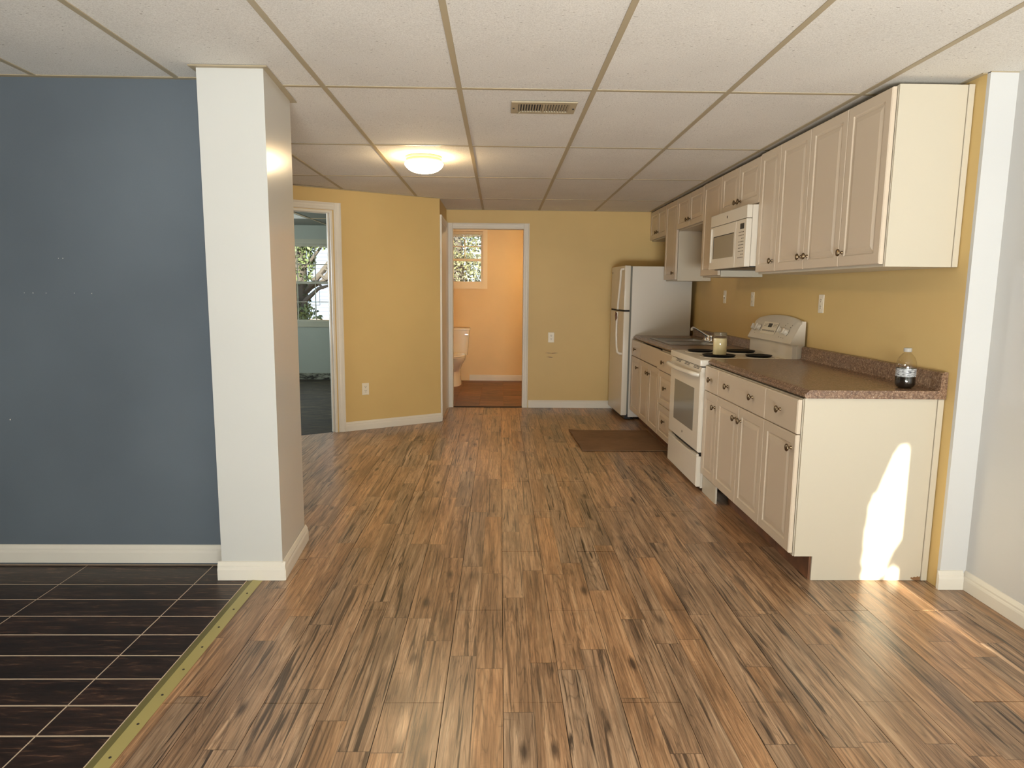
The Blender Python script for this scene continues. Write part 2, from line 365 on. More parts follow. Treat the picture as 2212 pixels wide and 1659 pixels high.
# ------------------------------------------------------------------ floors
fl = S(MB().box(-4.9, 2.4, -1.75, 10.25, -.08, -.014), 'floor', 'sub', 'brown wood look laminate plank floor of the kitchen')
def room_polys(p, gap):
    """parts of convex polygon p that lie in the kitchen: before the angled wall, and in the short hall beside it"""
    out = []
    a = clip(p, 1, 0, -.607)
    if len(a) > 2: a = clip(a, AN[0], AN[1], AC+gap)
    b = clip(p, -1, 0, .607)
    for q in (a, b):
        if len(q) > 2: q = clip(q, 0, 1, YBK+min(gap, .02))
        if len(q) > 2 and abs(area(q)) > .0004: out.append(q)
    return out
def floor_poly(x0, x1, y0, y1): return room_polys([(x0, y0), (x1, y0), (x1, y1), (x0, y1)], .03)
b0, pw, pl = .217, .197, 1.30
for k in range(-18, 11):
    x0, x1 = b0+pw*k, b0+pw*(k+1)
    off = 2.06 if k % 2 else 2.71
    for n in range(-4, 6):
        y0, y1 = off+pl*n, off+pl*(n+1)
        gx = .0009; ge = random.choice([.0008, .0012, .0012, .0026])
        rects = []
        if x0 > -1.13: rects.append((x0, min(x1, 2.16), max(y0, -1.6), y1))
        elif x1 > -1.12:
            if y0 < 3.1: rects.append((-1.125, x1, max(y0, -1.6), min(y1, 3.25)))
            if y1 > 3.3: rects.append((x0, x1, max(y0, 3.2501), y1))
        elif y1 > 3.32: rects.append((max(x0, -3.2), x1, max(y0, 3.30), y1))
        for (a, b, c, d) in rects:
            if b-a < .01 or d-c < .01: continue
            pg = floor_poly(a+gx, b-gx, c+ge, d-ge)
            if not pg or sum(abs(area(q)) for q in pg) < .002: continue
            cx, cy = (a+b)/2, (c+d)/2
            tx, ty, tz = random.gauss(0, .0022), random.gauss(0, .0005), -abs(random.gauss(0, .0002))
            mb = MB()
            for q in pg: mb.prism(q, -.012, lambda x, y: tz+(x-cx)*tx+(y-cy)*ty)
            mb.build('plank', 'wood', fl, loc=(0, 0, 0))
gf = S(MB().box(-4.3, -1.172, -1.6, 3.19, -.013, -.0011), 'floor', 'grout', 'dark brown wood look tile floor with pale grout lines')
for i in range(6):
    for j in range(32):
        x1 = -1.40-.61*(i-1) if i else -1.172; x0 = -1.40-.61*i
        if i == 0: x0 = -1.40
        y1 = 3.109-.1515*j; y0 = y1-.1515
        if j == 0: y1 = 3.175
        if y0 < -1.6: continue
        MB().box(x0+.0026, x1-.0026, y0+.004, y1-.004, -.012, -.0006+random.uniform(-.0004, .0004)).build('tile', 'darktile', gf, loc=(0, 0, 0))
st = root('threshold_strip', 'flat brass transition strip screwed down between dark tile and wood planks', 'threshold strip', (-1.14, .7, 0))
MB().extrude([(-1.141, .0), (-1.100, .0), (-1.098, .0015), (-1.141, .005)], (0, 0, 0), (1, 0, 0), (0, 0, 1), (0, 1, 0), -1.6, 2.995).build('flat', 'brass', st)
MB().extrude([(-1.173, -.003), (-1.141, -.003), (-1.141, .005)], (0, 0, 0), (1, 0, 0), (0, 0, 1), (0, 1, 0), -1.6, 2.995).build('sloped_edge', 'brassdark', st)
y = 2.86
while y > -1.4:
    MB().lathe([(0, .0048), (.004, .0046), (.0045, .003)], (-1.119, y, 0), seg=8).build('screw', 'slot', st); y -= .152
bf = S(MB().box(-1.2, 1.05, YBK+.02, YEXT, -.013, -.002), 'floor', 'bathgrout', 'brown tile floor of the bathroom')
for j in range(6):
    for i in range(9):
        x0 = -1.4+.29*i+(.0 if j % 2 else .0); y0 = 7.76+.42*j
        a, b, c, d = max(x0, -1.18), min(x0+.29, 1.03), y0, min(y0+.42, YEXT-.01)
        if b-a > .02 and d-c > .02: MB().box(a+.0015, b-.0015, c+.0015, d-.0015, -.011, .002).build('tile', 'bathtile', bf, loc=(0, 0, 0))
S(MB().box(-.53, .27, YBK-.005, YBK+.035, -.01, .006), 'trim_1', 'sub', 'dark gap strip at the bathroom threshold')
pg = clip([(-4.6, 3.9), (-1.2, 3.9), (-1.2, YEXT), (-4.6, YEXT)], -AN[0], -AN[1], -(AC+.032))
S(MB().prism(pg, -.012, -.001), 'floor', 'farfloor', 'dark scuffed floor of the room behind the angled wall')

# ------------------------------------------------------------------ ceiling
ce = S(MB().box(-4.9, 2.4, -1.75, 10.25, 2.345, 2.5), 'ceiling', 'ctile', 'suspended ceiling of textured white tiles in a beige metal grid')
gxs = [-.195+.625*i for i in range(-7, 5)]; gys = [-1.57, -.35, .85, 2.06, 3.27, 4.48, 5.64, 6.86, 8.06]
def cpoly(x0, x1, y0, y1):
    if min(x1, XG) <= max(x0, -4.25)+.01 or min(y1, YBK+.01) <= max(y0, -1.6): return None
    p = [(max(x0, -4.25), max(y0, -1.6)), (min(x1, XG), max(y0, -1.6)), (min(x1, XG), min(y1, YBK+.01)), (max(x0, -4.25), min(y1, YBK+.01))]
    return room_polys(p, .01)
def cbuild(ps, z0, z1, name, mat):
    mb = MB()
    for q in ps: mb.prism(q, z0, z1)
    mb.build(name, mat, ce, loc=(0, 0, 0))
for i in range(len(gxs)-1):
    for j in range(len(gys)-1):
        p = cpoly(gxs[i]+.002, gxs[i+1]-.002, gys[j]+.002, gys[j+1]-.002)
        if not p: continue
        cbuild(p, lambda x, y: cz(y)+.001, lambda x, y: cz(y)+.017, 'ceiling_tile', 'ctile')
for x in gxs[1:]:
    for j in range(len(gys)-1):
        p = cpoly(x-.012, x+.012, gys[j], gys[j+1])
        if p: cbuild(p, lambda x, y: cz(y)-.0025, lambda x, y: cz(y)+.0008, 'main_runner', 'grid')
for yv in gys[1:]:
    for i in range(len(gxs)-1):
        p = cpoly(gxs[i]+.012, gxs[i+1]-.012, yv-.012, yv+.012)
        if p: cbuild(p, lambda x, y: cz(y)-.002, lambda x, y: cz(y)+.0008, 'cross_tee', 'grid')
# perimeter angle strips
MB().prism([(-4.25, 3.165), (-1.29, 3.165), (-1.29, 3.19), (-4.25, 3.19)], lambda x, y: cz(y)-.003, lambda x, y: cz(y)+.0005).build('wall_angle', 'grid', ce, loc=(0, 0, 0))
MB().prism([(-.6, YBK-.02), (XW, YBK-.02), (XW, YBK), (-.6, YBK)], lambda x, y: cz(y)-.003, lambda x, y: cz(y)+.0005).build('wall_angle', 'grid', ce, loc=(0, 0, 0))
MB().prism([(XW-.02, YK), (XW, YK), (XW, YBK), (XW-.02, YBK)], lambda x, y: cz(y)-.003, lambda x, y: cz(y)+.0005).build('wall_angle', 'grid', ce, loc=(0, 0, 0))
MB().box(XW, XG, YK-.022, YK, cz(YK)-.003, cz(YK)+.0005).build('wall_angle', 'grid', ce, loc=(0, 0, 0))
MB().obox(AO, AD, AN, -2.0, 1.012, -.02, 0, cz(6.5)-.006, cz(6.5)).build('wall_angle', 'grid', ce, loc=(0, 0, 0))
cp = [(-1.315, 2.99), (-.985, 2.99), (-1.02, 3.53), (-1.315, 3.53)]
MB().prism(cp, lambda x, y: cz(y)-.006, lambda x, y: cz(y)-.001).build('column_angle', 'grid', ce, loc=(0, 0, 0))
# far-room ceiling
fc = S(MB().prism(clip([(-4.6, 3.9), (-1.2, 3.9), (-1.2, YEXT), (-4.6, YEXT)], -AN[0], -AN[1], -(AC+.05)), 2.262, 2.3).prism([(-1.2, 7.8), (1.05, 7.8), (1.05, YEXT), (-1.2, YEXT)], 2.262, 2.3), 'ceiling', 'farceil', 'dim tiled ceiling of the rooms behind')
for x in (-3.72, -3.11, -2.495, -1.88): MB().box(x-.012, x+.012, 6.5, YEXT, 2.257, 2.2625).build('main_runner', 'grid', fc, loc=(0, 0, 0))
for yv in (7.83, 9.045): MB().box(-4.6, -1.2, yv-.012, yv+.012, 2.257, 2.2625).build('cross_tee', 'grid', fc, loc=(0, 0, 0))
tr = root('ceiling_panel_light', 'flat white square panel light in the ceiling beyond the angled wall door', 'ceiling light', (-2.80, 8.44, 2.262))
MB().box(-3.10, -2.508, 7.843, 9.032, 2.256, 2.262).build('frame', 'trim', tr)
MB().box(-3.08, -2.525, 7.86, 9.015, 2.252, 2.257).build('diffuser', 'diffuser', tr)

# ------------------------------------------------------------------ walls
WH = 2.36
S(MB().box(XW, 2.3, YK, YBK+.1, -.01, WH), 'wall_right', 'yellow', 'yellow kitchen wall behind the cabinets')
S(MB().box(XW, 2.3, YK-.02, YK+.0, -.01, WH), 'wall_return', 'grey', 'narrow pale grey wall end beside the base cabinet')
S(MB().box(XG, 2.3, -1.7, YK-.02, -.01, WH), 'wall_side', 'grey', 'pale grey wall to the right of the kitchen cabinets')
S(MB().box(-4.3, -1.2, 3.19, 3.31, -.01, WH), 'wall_front', 'blue', 'slate blue painted wall beside the white column')
wf = bpy.data.objects['wall_front']
for px, pz, r_ in ((-2.33, .72, .006), (-2.21, 1.32, .003), (-2.17, 1.32, .004), (-2.11, 1.32, .003), (-1.98, 1.321, .003), (-2.04, 1.48, .003), (-2.02, 1.48, .004), (-1.9, 1.32, .003)):
    MB().lathe([(0, .0006), (r_*.5, .0005), (r_*.55, 0)], (px, 3.19, pz), (0, -1, 0), 7).build('paint_chip', 'trim', wf, loc=(0, 0, 0))
S(MB().box(-4.4, -4.25, -1.7, 3.31, -.01, WH), 'wall_left', 'blue')
S(MB().box(-3.35, -3.2, 3.31, 3.65, -.01, WH).box(-3.35, -3.2, 4.75, 5.6, -.01, WH).box(-3.35, -3.2, 3.65, 4.75, -.01, .9).box(-3.35, -3.2, 3.65, 4.75, 2.0, WH), 'wall_kitchen', 'yellow')
S(MB().prism([(-1.29, 3.015), (-1.008, 3.015), (-1.045, 3.50), (-1.29, 3.50)], -.01, WH), 'wall_column', 'column', 'white glossy square column at the end of the blue wall')
S(MB().box(-.70, -.6065, 6.872, YBK+.1, -.01, WH), 'wall_hall', 'yellow')
bw = MB().box(-.70, -.5485, YBK, YBK+.1, -.01, WH).box(.2755, 2.3, YBK, YBK+.1, -.01, WH).box(-.5485, .2755, YBK, YBK+.1, 2.0465, WH)
S(bw, 'wall_back', 'yellow', 'yellow back wall with the bathroom doorway')
wb = bpy.data.objects['wall_back']
for k, (xa, xb, zz) in enumerate(((.52, .60, .640), (.56, .65, .637), (.60, .68, .641), (.535, .60, .594), (.56, .62, .590))):
    MB().extrude([(xa, zz), ((xa+xb)/2, zz+.003), (xb, zz-.001), ((xa+xb)/2+.01, zz-.003)], (0, YBK-.0006, 0), (1, 0, 0), (0, 0, 1), (0, 1, 0), 0, .0006).build('scuff_mark', 'chipwood' if k % 2 else 'panelprint', wb, loc=(0, 0, 0))
aw = MB().obox(AO, AD, AN, .0-.075, 1.0116, 0, .11, -.01, WH).obox(AO, AD, AN, -3.6, -.885, 0, .11, -.01, WH).obox(AO, AD, AN, -.885, -.075, 0, .11, 2.055, WH)
S(aw, 'wall_angled', 'yellow', 'yellow angled wall with an open doorway at its left')
# rooms behind
S(MB().box(-1.3, -1.2, 6.62, YEXT, -.01, WH), 'wall_divider', 'green')
S(MB().box(-4.7, -4.6, 4.0, 7.05, -.01, WH).box(-4.7, -4.6, 8.75, YEXT, -.01, WH).box(-4.7, -4.6, 7.05, 8.75, -.01, .9).box(-4.7, -4.6, 7.05, 8.75, 2.0, WH), 'wall_far_left', 'green')
for nm, xx, ya, yb in (('added_window_3', -3.28, 3.65, 4.75), ('added_window_4', -4.65, 7.05, 8.75)):  # unseen windows added as openings for the two side fill lamps
    t = struct(root(nm, None, None, (xx, (ya+yb)/2, .9)))
    MB().box(xx-.02, xx+.02, ya, ya+.04, .9, 2.0).box(xx-.02, xx+.02, yb-.04, yb, .9, 2.0).box(xx-.02, xx+.02, ya+.04, yb-.04, .9, .94).box(xx-.02, xx+.02, ya+.04, yb-.04, 1.96, 2.0).box(xx-.02, xx+.02, ya+.04, yb-.04, 1.43, 1.47).build('sash', 'trim', t)
    MB().box(xx-.002, xx+.002, ya+.04, yb-.04, .94, 1.43).build('pane', 'pane', t); MB().box(xx-.002, xx+.002, ya+.04, yb-.04, 1.47, 1.96).build('pane', 'pane', t)
S(MB().box(1.05, 1.15, YBK+.1, YEXT, -.01, WH), 'wall_bath_right', 'bath')
S(MB().box(-1.2, -1.19, YBK+.1, YEXT, -.01, WH), 'wall_bath_left', 'bath')
S(MB().box(-.70, -.5485, YBK+.1, YBK+.105, -.01, WH).box(.2755, 1.05, YBK+.1, YBK+.105, -.01, WH).box(-.5485, .2755, YBK+.1, YBK+.105, 2.0465, WH).box(-1.19, -.70, YBK+.0, YBK+.105, -.01, WH), 'wall_bath_front', 'bath')
WX0, WX1, WZ0, WZ1 = -3.52, -2.47, .855, 1.995
S(MB().box(-4.7, WX0, YEXT, YEXT+.14, -.3, WH).box(WX1, -1.25, YEXT, YEXT+.14, -.3, WH).box(WX0, WX1, YEXT, YEXT+.14, -.3, WZ0).box(WX0, WX1, YEXT, YEXT+.14, WZ1, WH), 'wall_far_back', 'green', 'sage green wall with the large window beyond the angled doorway')
BX0, BX1, BZ0, BZ1 = -1.06, -.255, 1.44, 2.20
S(MB().box(-1.25, BX0, YEXT, YEXT+.14, -.3, WH).box(BX1, 1.15, YEXT, YEXT+.14, -.3, WH).box(BX0, BX1, YEXT, YEXT+.14, -.3, BZ0).box(BX0, BX1, YEXT, YEXT+.14, BZ1, WH), 'wall_bath_back', 'bath', 'cream bathroom wall behind the toilet')
S(MB().box(-4.6, -1.3, YEXT-.012, YEXT, 0, .098), 'baseboard_far', 'mould', 'bare damaged strip where a baseboard was torn off')
# back wall behind the camera with a wide glazed door
GX0, GX1, GZ1 = -.66, 1.905, 2.1
S(MB().box(-4.4, GX0, -1.7, -1.6, -.3, WH).box(GX1, 2.3, -1.7, -1.6, -.3, WH).box(GX0, GX1, -1.7, -1.6, GZ1, WH).box(GX0, GX1, -1.7, -1.6, -.3, .0), 'wall_rear', 'grey')
gd = struct(root('door_4', None, None, (GX0, -1.65, 0)))
for a, b in ((GX0, .2), (.2, 1.05), (1.05, GX1)):
    f = MB()
    f.box(a, a+.05, -1.68, -1.63, 0, GZ1).box(a+.05, b-.001, -1.68, -1.63, 0, .06).box(a+.05, b-.001, -1.68, -1.63, GZ1-.05, GZ1)
    f.build('door_frame', 'trim', gd); MB().box(a+.05, b-.001, -1.657, -1.653, .06, GZ1-.05).build('pane', 'pane', gd)

# ------------------------------------------------------------------ trim
BB = [(0, 0), (.016, 0), (.016, .05), (.014, .058), (.012, .062), (.012, .070), (.008, .078), (.004, .086), (0, .088)]
def baseboard(name, p0, p1, nrm, label=None, z=.001, h=1.0):
    p0, p1 = Vector((*p0, z)), Vector((*p1, z)); L = (p1-p0); ln = L.length
    mb = MB().extrude([(a, b*h) for a, b in BB], p0, Vector((*nrm, 0)), (0, 0, 1), L/ln, 0, ln)
    return S(mb, name, 'trim', label)
baseboard('baseboard_blue', (-4.25, 3.19), (-1.295, 3.19), (0, -1), 'white baseboard below the slate blue wall', .012)
baseboard('baseboard_column', (-1.306, 3.015), (-.993, 3.015), (0, -1), 'white baseboard on the front of the column')
baseboard('baseboard_column', (-1.008+.0012, 3.003), (-1.045+.0012, 3.512), (.997, .076), 'white baseboard on the side of the column')
baseboard('baseboard_angled', (AO[0]+AD[0]*.001, AO[1]+AD[1]*.001), (AO[0]+AD[0]*1.02, AO[1]+AD[1]*1.02), (-AN[0], -AN[1]), 'white baseboard below the angled yellow wall')
baseboard('baseboard_back', (.335, YBK), (1.99, YBK), (0, -1), 'white baseboard below the back wall, beside the refrigerator')
baseboard('baseboard_return', (XW-.012, YK-.02), (XG-.015, YK-.02), (0, -1), 'white baseboard on the narrow grey wall end')
baseboard('baseboard_side', (XG, -1.6), (XG, YK-.022), (-1, 0), 'white baseboard along the pale grey wall')
baseboard('baseboard_bath', (-.45, YEXT), (1.05, YEXT), (0, -1), 'cream baseboard of the bathroom wall')
CS = [(0, 0), (.064, 0), (.064, .018), (.054, .020), (.046, .015), (.030, .014), (.020, .011), (.010, .011), (.004, .008), (0, .006)]   # a from the opening outwards
def casing(door, O, U, Nn, s0, s1, ztop, z0=.001):
    """side legs and head around opening s0..s1 on wall origin O, along U, outward normal Nn"""
    U, Nn, O = Vector((*U, 0)), Vector((*Nn, 0)), Vector((*O, 0)); Z = Vector((0, 0, 1))
    MB().extrude(CS, O+U*s1, U, Nn, Z, z0, ztop+.064).build('casing_side', 'trim', door)
    MB().extrude(CS, O+U*s0, -U, Nn, Z, z0, ztop+.064).build('casing_side', 'trim', door)
    MB().extrude(CS, O+Z*ztop, Z, Nn, U, s0-.0, s1+.0).build('casing_head', 'trim', door)
d1 = struct(root('door_1', 'white cased doorway in the angled wall', None, (AO[0], AO[1], 0)))
casing(d1, AO, AD, (-AN[0], -AN[1]), -.885+.02, -.064, 2.06)
MB().obox(AO, AD, AN, -.095, -.075, -.002, .112, 0, 2.055).obox(AO, AD, AN, -.108, -.095, .04, .075, 0, 2.04).build('jamb', 'trim', d1)
MB().obox(AO, AD, AN, -.885, -.865, -.002, .112, 0, 2.055).build('jamb', 'trim', d1)
MB().obox(AO, AD, AN, -.865, -.095, -.002, .112, 2.035, 2.055).build('jamb_head', 'trim', d1)
d3 = struct(root('door_3', 'white cased doorway into the bathroom', None, (0, YBK, 0)))
casing(d3, (0, YBK), (1, 0), (0, -1), -.535, .262, 2.032)
MB().box(.262, .275, YBK-.002, YBK+.107, 0, 2.046).build('jamb', 'trim', d3)
MB().box(-.548, -.535, YBK-.002, YBK+.107, 0, 2.046).build('jamb', 'trim', d3)
MB().box(-.535, .262, YBK-.002, YBK+.107, 2.034, 2.046).build('jamb_head', 'trim', d3)
d2 = struct(root('door_2', 'white cased door on the short hall wall', None, (-.606, 7.25, 0)))
casing(d2, (-.606, 0), (0, 1), (1, 0), 6.945, 7.62, 2.03)
MB().box(-.612, -.600, 6.947, 7.618, .004, 2.028).build('door_leaf', 'trim', d2)

# ------------------------------------------------------------------ windows
def window(name, label, x0, x1, z0, z1, zr, cols, rows, mat, casew=.07, cw1=.038, lowgrid=True):
    t = struct(root(name, label, None, ((x0+x1)/2, YEXT, z0))); Y = YEXT
    MB().box(x0-casew, x0, Y-.016, Y, z0-casew, z1+casew).build('casing_side', mat, t)
    MB().box(x1, x1+cw1, Y-.016, Y, z0-casew, z1+casew).build('casing_side', mat, t)
    MB().box(x0, x1, Y-.016, Y, z1, z1+casew).build('casing_head', mat, t)
    MB().box(x0, x1, Y-.018, Y, z0-casew, z0).build('sill', mat, t)
    for a, b, yy in ((z0, zr+.018, Y+.03), (zr-.018, z1, Y+.06)):
        s = MB().box(x0, x0+.03, yy, yy+.028, a, b).box(x1-.03, x1, yy, yy+.028, a, b).box(x0+.03, x1-.03, yy, yy+.028, a, a+.035).box(x0+.03, x1-.03, yy, yy+.028, b-.035, b).build('sash', mat, t)
        MB().box(x0+.03, x1-.03, yy+.012, yy+.015, a+.035, b-.035).build('pane', 'pane', s, loc=ROOTLOC[t.name])
        if not lowgrid and a == z0: continue
        for k in range(1, cols): xx = x0+(x1-x0)*k/cols; MB().box(xx-.006, xx+.006, yy+.008, yy+.019, a+.035, b-.035).build('muntin', mat, s, loc=ROOTLOC[t.name])
        for k in range(1, rows): zz = a+(b-a)*k/rows; MB().box(x0+.03, x1-.03, yy+.0085, yy+.0185, zz-.006, zz+.006).build('muntin', mat, s, loc=ROOTLOC[t.name])
    return t
w1 = window('window_1', 'large double hung window with thin muntins in the sage green wall', WX0, WX1, WZ0, WZ1, 1.435, 4, 2, 'sagetrim')
w2 = window('window_2', 'small double hung bathroom window with cream frame', BX0, BX1, BZ0, BZ1, 1.79, 3, 2, 'bathtrim', .07, .066, False)
bl = root('window_blind', 'raised cream blind gathered at the top of the bathroom window', 'blind', (-.66, YEXT-.01, 2.13))
MB().box(BX0+.01, BX1-.01, YEXT+.0, YEXT+.025, 2.165, 2.195).build('head_rail', 'shade', bl)
for k in range(4): MB().box(BX0+.015, BX1-.02, YEXT+.001, YEXT+.024, 2.125+.010*k, 2.131+.010*k).build('slat', 'shade', bl)

# ------------------------------------------------------------------ shared small parts
def proto(mb, mat, smooth=40):
    o = mb.build('proto', mat, smooth=smooth); COL.objects.unlink(o); return o
KNOB = proto(MB().lathe([(0, 0), (.0085, 0), (.0085, .002), (.0055, .006), (.005, .012), (.008, .0165), (.016, .019), (.0185, .0225), (.017, .026), (.009, .029), (0, .0298)], (0, 0, 0), (-1, 0, 0), 14), 'nickel')
RAISED = [(0, .02), (0, .004), (.004, .0), (.048, .0), (.053, .0055), (.060, .0055), (.064, .0038), (.084, .0006)]
SLAB = [(0, .02), (0, .004), (.006, 0)]
def leaf(parent, name, y0, y1, z0, z1, xf, prof, mat='cab', knobs=()):
    mb = MB().rings([(y0+i, y1-i, z0+i, z1-i, d) for i, d in prof], lambda u, v, d: (xf+d, u, v))
    o = mb.build(name, mat, parent)
    for ky, kz in knobs: inst(KNOB, 'knob', (xf, ky, kz), o)
    return o

# ------------------------------------------------------------------ upper cabinets
XU, XUB = 1.690, 1.714
def upper(label, y0, y1, z0, z1, seams, knobs):
    t = root('wall_cabinet', label, 'cabinet', (1.87, (y0+y1)/2, z0), 'white wall cabinets')
    MB().box(XUB, XW-.004, y0+.0005, y1-.0005, z0, z1).build('body', 'cabside', t)
    for (a, b), ks in zip(seams, knobs): leaf(t, 'door', a+.0015, b-.0015, z0+.012, z1-.006, XU, RAISED, knobs=ks)
    return t
u1 = upper('end wall cabinet with one tall door and an exposed side panel', 3.02, 3.388, 1.474, 2.247, [(3.02, 3.388)], [[(3.352, 1.553)]])
MB().box(XUB+.002, 2.014, 3.012, 3.0203, 1.474, 2.250).build('end_panel', 'cabside', u1, bevel=.001)
MB().box(2.016, XW-.003, 3.008, 3.0203, 1.474, 2.252).build('scribe_strip', 'cabside', u1, bevel=.002)
upper('wide wall cabinet with two tall doors, between the end cabinet and a narrow cabinet', 3.388, 4.172, 1.474, 2.247, [(3.388, 3.781), (3.781, 4.172)], [[(3.735, 1.555)], [(3.815, 1.555)]])
upper('narrow wall cabinet with one tall door, beside the microwave over the long counter', 4.172, 4.490, 1.474, 2.247, [(4.172, 4.490)], [[(4.215, 1.55)]])
upper('short two door wall cabinet mounted above the microwave', 4.490, 5.262, 1.928, 2.240, [(4.490, 4.876), (4.876, 5.262)], [[(4.836, 1.988)], [(4.916, 1.988)]])
u5 = upper('tall one door wall cabinet between the microwave and the short cabinet over the sink', 5.262, 5.722, 1.474, 2.240, [(5.262, 5.722)], [[(5.31, 1.55)]])
upper('short two door wall cabinet over the sink', 5.722, 6.556, 1.93, 2.236, [(5.722, 6.139), (6.139, 6.556)], [[(6.098, 2.0)], [(6.18, 2.0)]])
upper('tall one door wall cabinet between the sink and the refrigerator', 6.556, 6.996, 1.46, 2.236, [(6.556, 6.996)], [[(6.62, 1.535)]])
upper('short two door wall cabinet above the refrigerator', 6.996, 7.715, 1.912, 2.234, [(6.996, 7.355), (7.355, 7.715)], [[(7.315, 1.985)], [(7.395, 1.985)]])

# ------------------------------------------------------------------ base cabinets
XB, XBB = 1.373, 1.396
def base(label, y0, y1, ztop=.872, toex=1.476, toe='toe'):
    t = root('base_cabinet', label, 'cabinet', (1.7, (y0+y1)/2, 0), 'white base cabinets')
    MB().box(XBB, XW-.004, y0+.0005, y1-.0005, .118, ztop).build('body', 'cabside', t)
    MB().box(toex, toex+.012, y0+.001, y1-.001, .001, .117).build('toe_kick', toe, t)
    return t
b1 = base('end base cabinet with one door, one drawer and an exposed side panel', 3.022, 3.4)
leaf(b1, 'drawer', 3.024, 3.399, .706, .868, XB, SLAB, knobs=[(3.21, .792)])
leaf(b1, 'door', 3.024, 3.399, .132, .702, XB, RAISED, knobs=[(3.062, .634)])
ep = MB().extrude([(1.400, .119), (1.486, .119), (1.486, 0.001), (2.012, .001), (2.012, .876), (1.400, .876)], (0, 3.012, 0), (1, 0, 0), (0, 0, 1), (0, 1, 0), 0, .0095).build('end_panel', 'cabside', b1)
MB().box(2.014, XW-.003, 3.006, 3.022, .001, .876).build('scribe_strip', 'cabside', b1, bevel=.002)
MB().extrude([(1.965, .012), (1.972, .006), (1.984, .001), (2.012, .0015), (2.012, .021), (2.006, .018), (2.0, .022), (1.992, .016), (1.984, .019), (1.975, .013), (1.97, .017)], (0, 3.0112, 0), (1, 0, 0), (0, 0, 1), (0, 1, 0), 0, .001).build('chipped_corner', 'chipwood', b1)
b2 = base('wide base cabinet with two doors below a two knob drawer', 3.4, 4.156)
leaf(b2, 'drawer', 3.4015, 4.1545, .706, .868, XB, SLAB, knobs=[(3.575, .792), (3.975, .792)])
leaf(b2, 'door', 3.4015, 3.7655, .132, .702, XB, RAISED, knobs=[(3.725, .63)])
leaf(b2, 'door', 3.7685, 4.1545, .132, .702, XB, RAISED, knobs=[(3.812, .63)])
b3 = base('narrow base cabinet with one door and one drawer, right beside the range', 4.156, 4.432, toex=1.392, toe='cabside')
leaf(b3, 'drawer', 4.1575, 4.43, .706, .868, XB, SLAB, knobs=[(4.293, .790)])
leaf(b3, 'door', 4.1575, 4.43, .132, .702, XB, RAISED, knobs=[(4.196, .625)])
b4 = base('base cabinet with a stack of three drawers on the sink side of the range', 5.226, 5.722, .862)
leaf(b4, 'drawer', 5.228, 5.76, .695, .855, XB-.012, SLAB, knobs=[(5.52, .772)])
leaf(b4, 'drawer', 5.228, 5.72, .402, .686, XB, RAISED, knobs=[(5.47, .560)])
leaf(b4, 'drawer', 5.228, 5.72, .122, .396, XB, RAISED, knobs=[(5.47, .282)])
b5 = base('sink base cabinet with two doors below a plain false front', 5.722, 6.51, .70)
leaf(b5, 'false_front', 5.763, 6.5085, .700, .858, XB, SLAB)
leaf(b5, 'door', 5.7235, 6.1145, .122, .692, XB, RAISED, knobs=[(6.07, .61)])
leaf(b5, 'door', 6.1175, 6.5085, .122, .692, XB, RAISED, knobs=[(6.155, .61)])
b6 = base('narrow base cabinet with one door and one drawer, beside the refrigerator', 6.51, 6.945, .862)
leaf(b6, 'drawer', 6.5115, 6.943, .700, .858, XB, SLAB, knobs=[(6.73, .775)])
leaf(b6, 'door', 6.5115, 6.943, .122, .692, XB, RAISED, knobs=[(6.60, .605)])

# ------------------------------------------------------------------ countertops
def cprof(zt, zb):
    t = zt
    return [(XW-.002, t-.038), (1.404, t-.038), (1.394, t-.033), (1.390, t-.024), (1.393, t-.017), (1.400, t-.013), (1.406, t-.007), (1.413, t), (1.425, t+.001), (1.50, t),
            (2.000, t), (2.009, t+.004), (2.013, t+.012), (2.013, zb-.014), (2.017, zb-.004), (2.026, zb), (2.038, zb), (XW-.002, zb-.003)]
c1 = root('countertop', 'brown speckled laminate countertop with backsplash, between the range and the grey wall end', 'countertop', (1.72, 3.7, .877))
MB().extrude(cprof(.915, 1.002), (0, 0, 0), (1, 0, 0), (0, 0, 1), (0, 1, 0), 3.0, 4.432).build('worktop', 'counter', c1, smooth=30)
MB().extrude(cprof(.9152, 1.0022), (0, 0, 0), (1, 0, 0), (0, 0, 1), (0, 1, 0), 2.9985, 3.0).build('end_cap', 'counter', c1)
c2 = root('countertop', 'brown speckled laminate countertop with backsplash, holding the sink', 'countertop', (1.72, 6.1, .864))
SX0, SX1, SY0, SY1 = 1.478, 1.925, 5.73, 6.49
zt = .902
mb = MB()
for a, b in ((5.228, SY0), (SY1, 6.972)): mb.extrude(cprof(zt, .976), (0, 0, 0), (1, 0, 0), (0, 0, 1), (0, 1, 0), a, b)
mb.extrude([(SX0, zt-.038)]+cprof(zt, .976)[1:9]+[(SX0, zt)], (0, 0, 0), (1, 0, 0), (0, 0, 1), (0, 1, 0), SY0, SY1)
mb.extrude([(XW-.002, zt-.038), (SX1, zt-.038), (SX1, zt)]+cprof(zt, .976)[10:], (0, 0, 0), (1, 0, 0), (0, 0, 1), (0, 1, 0), SY0, SY1)
mb.build('worktop', 'counter', c2, smooth=30)

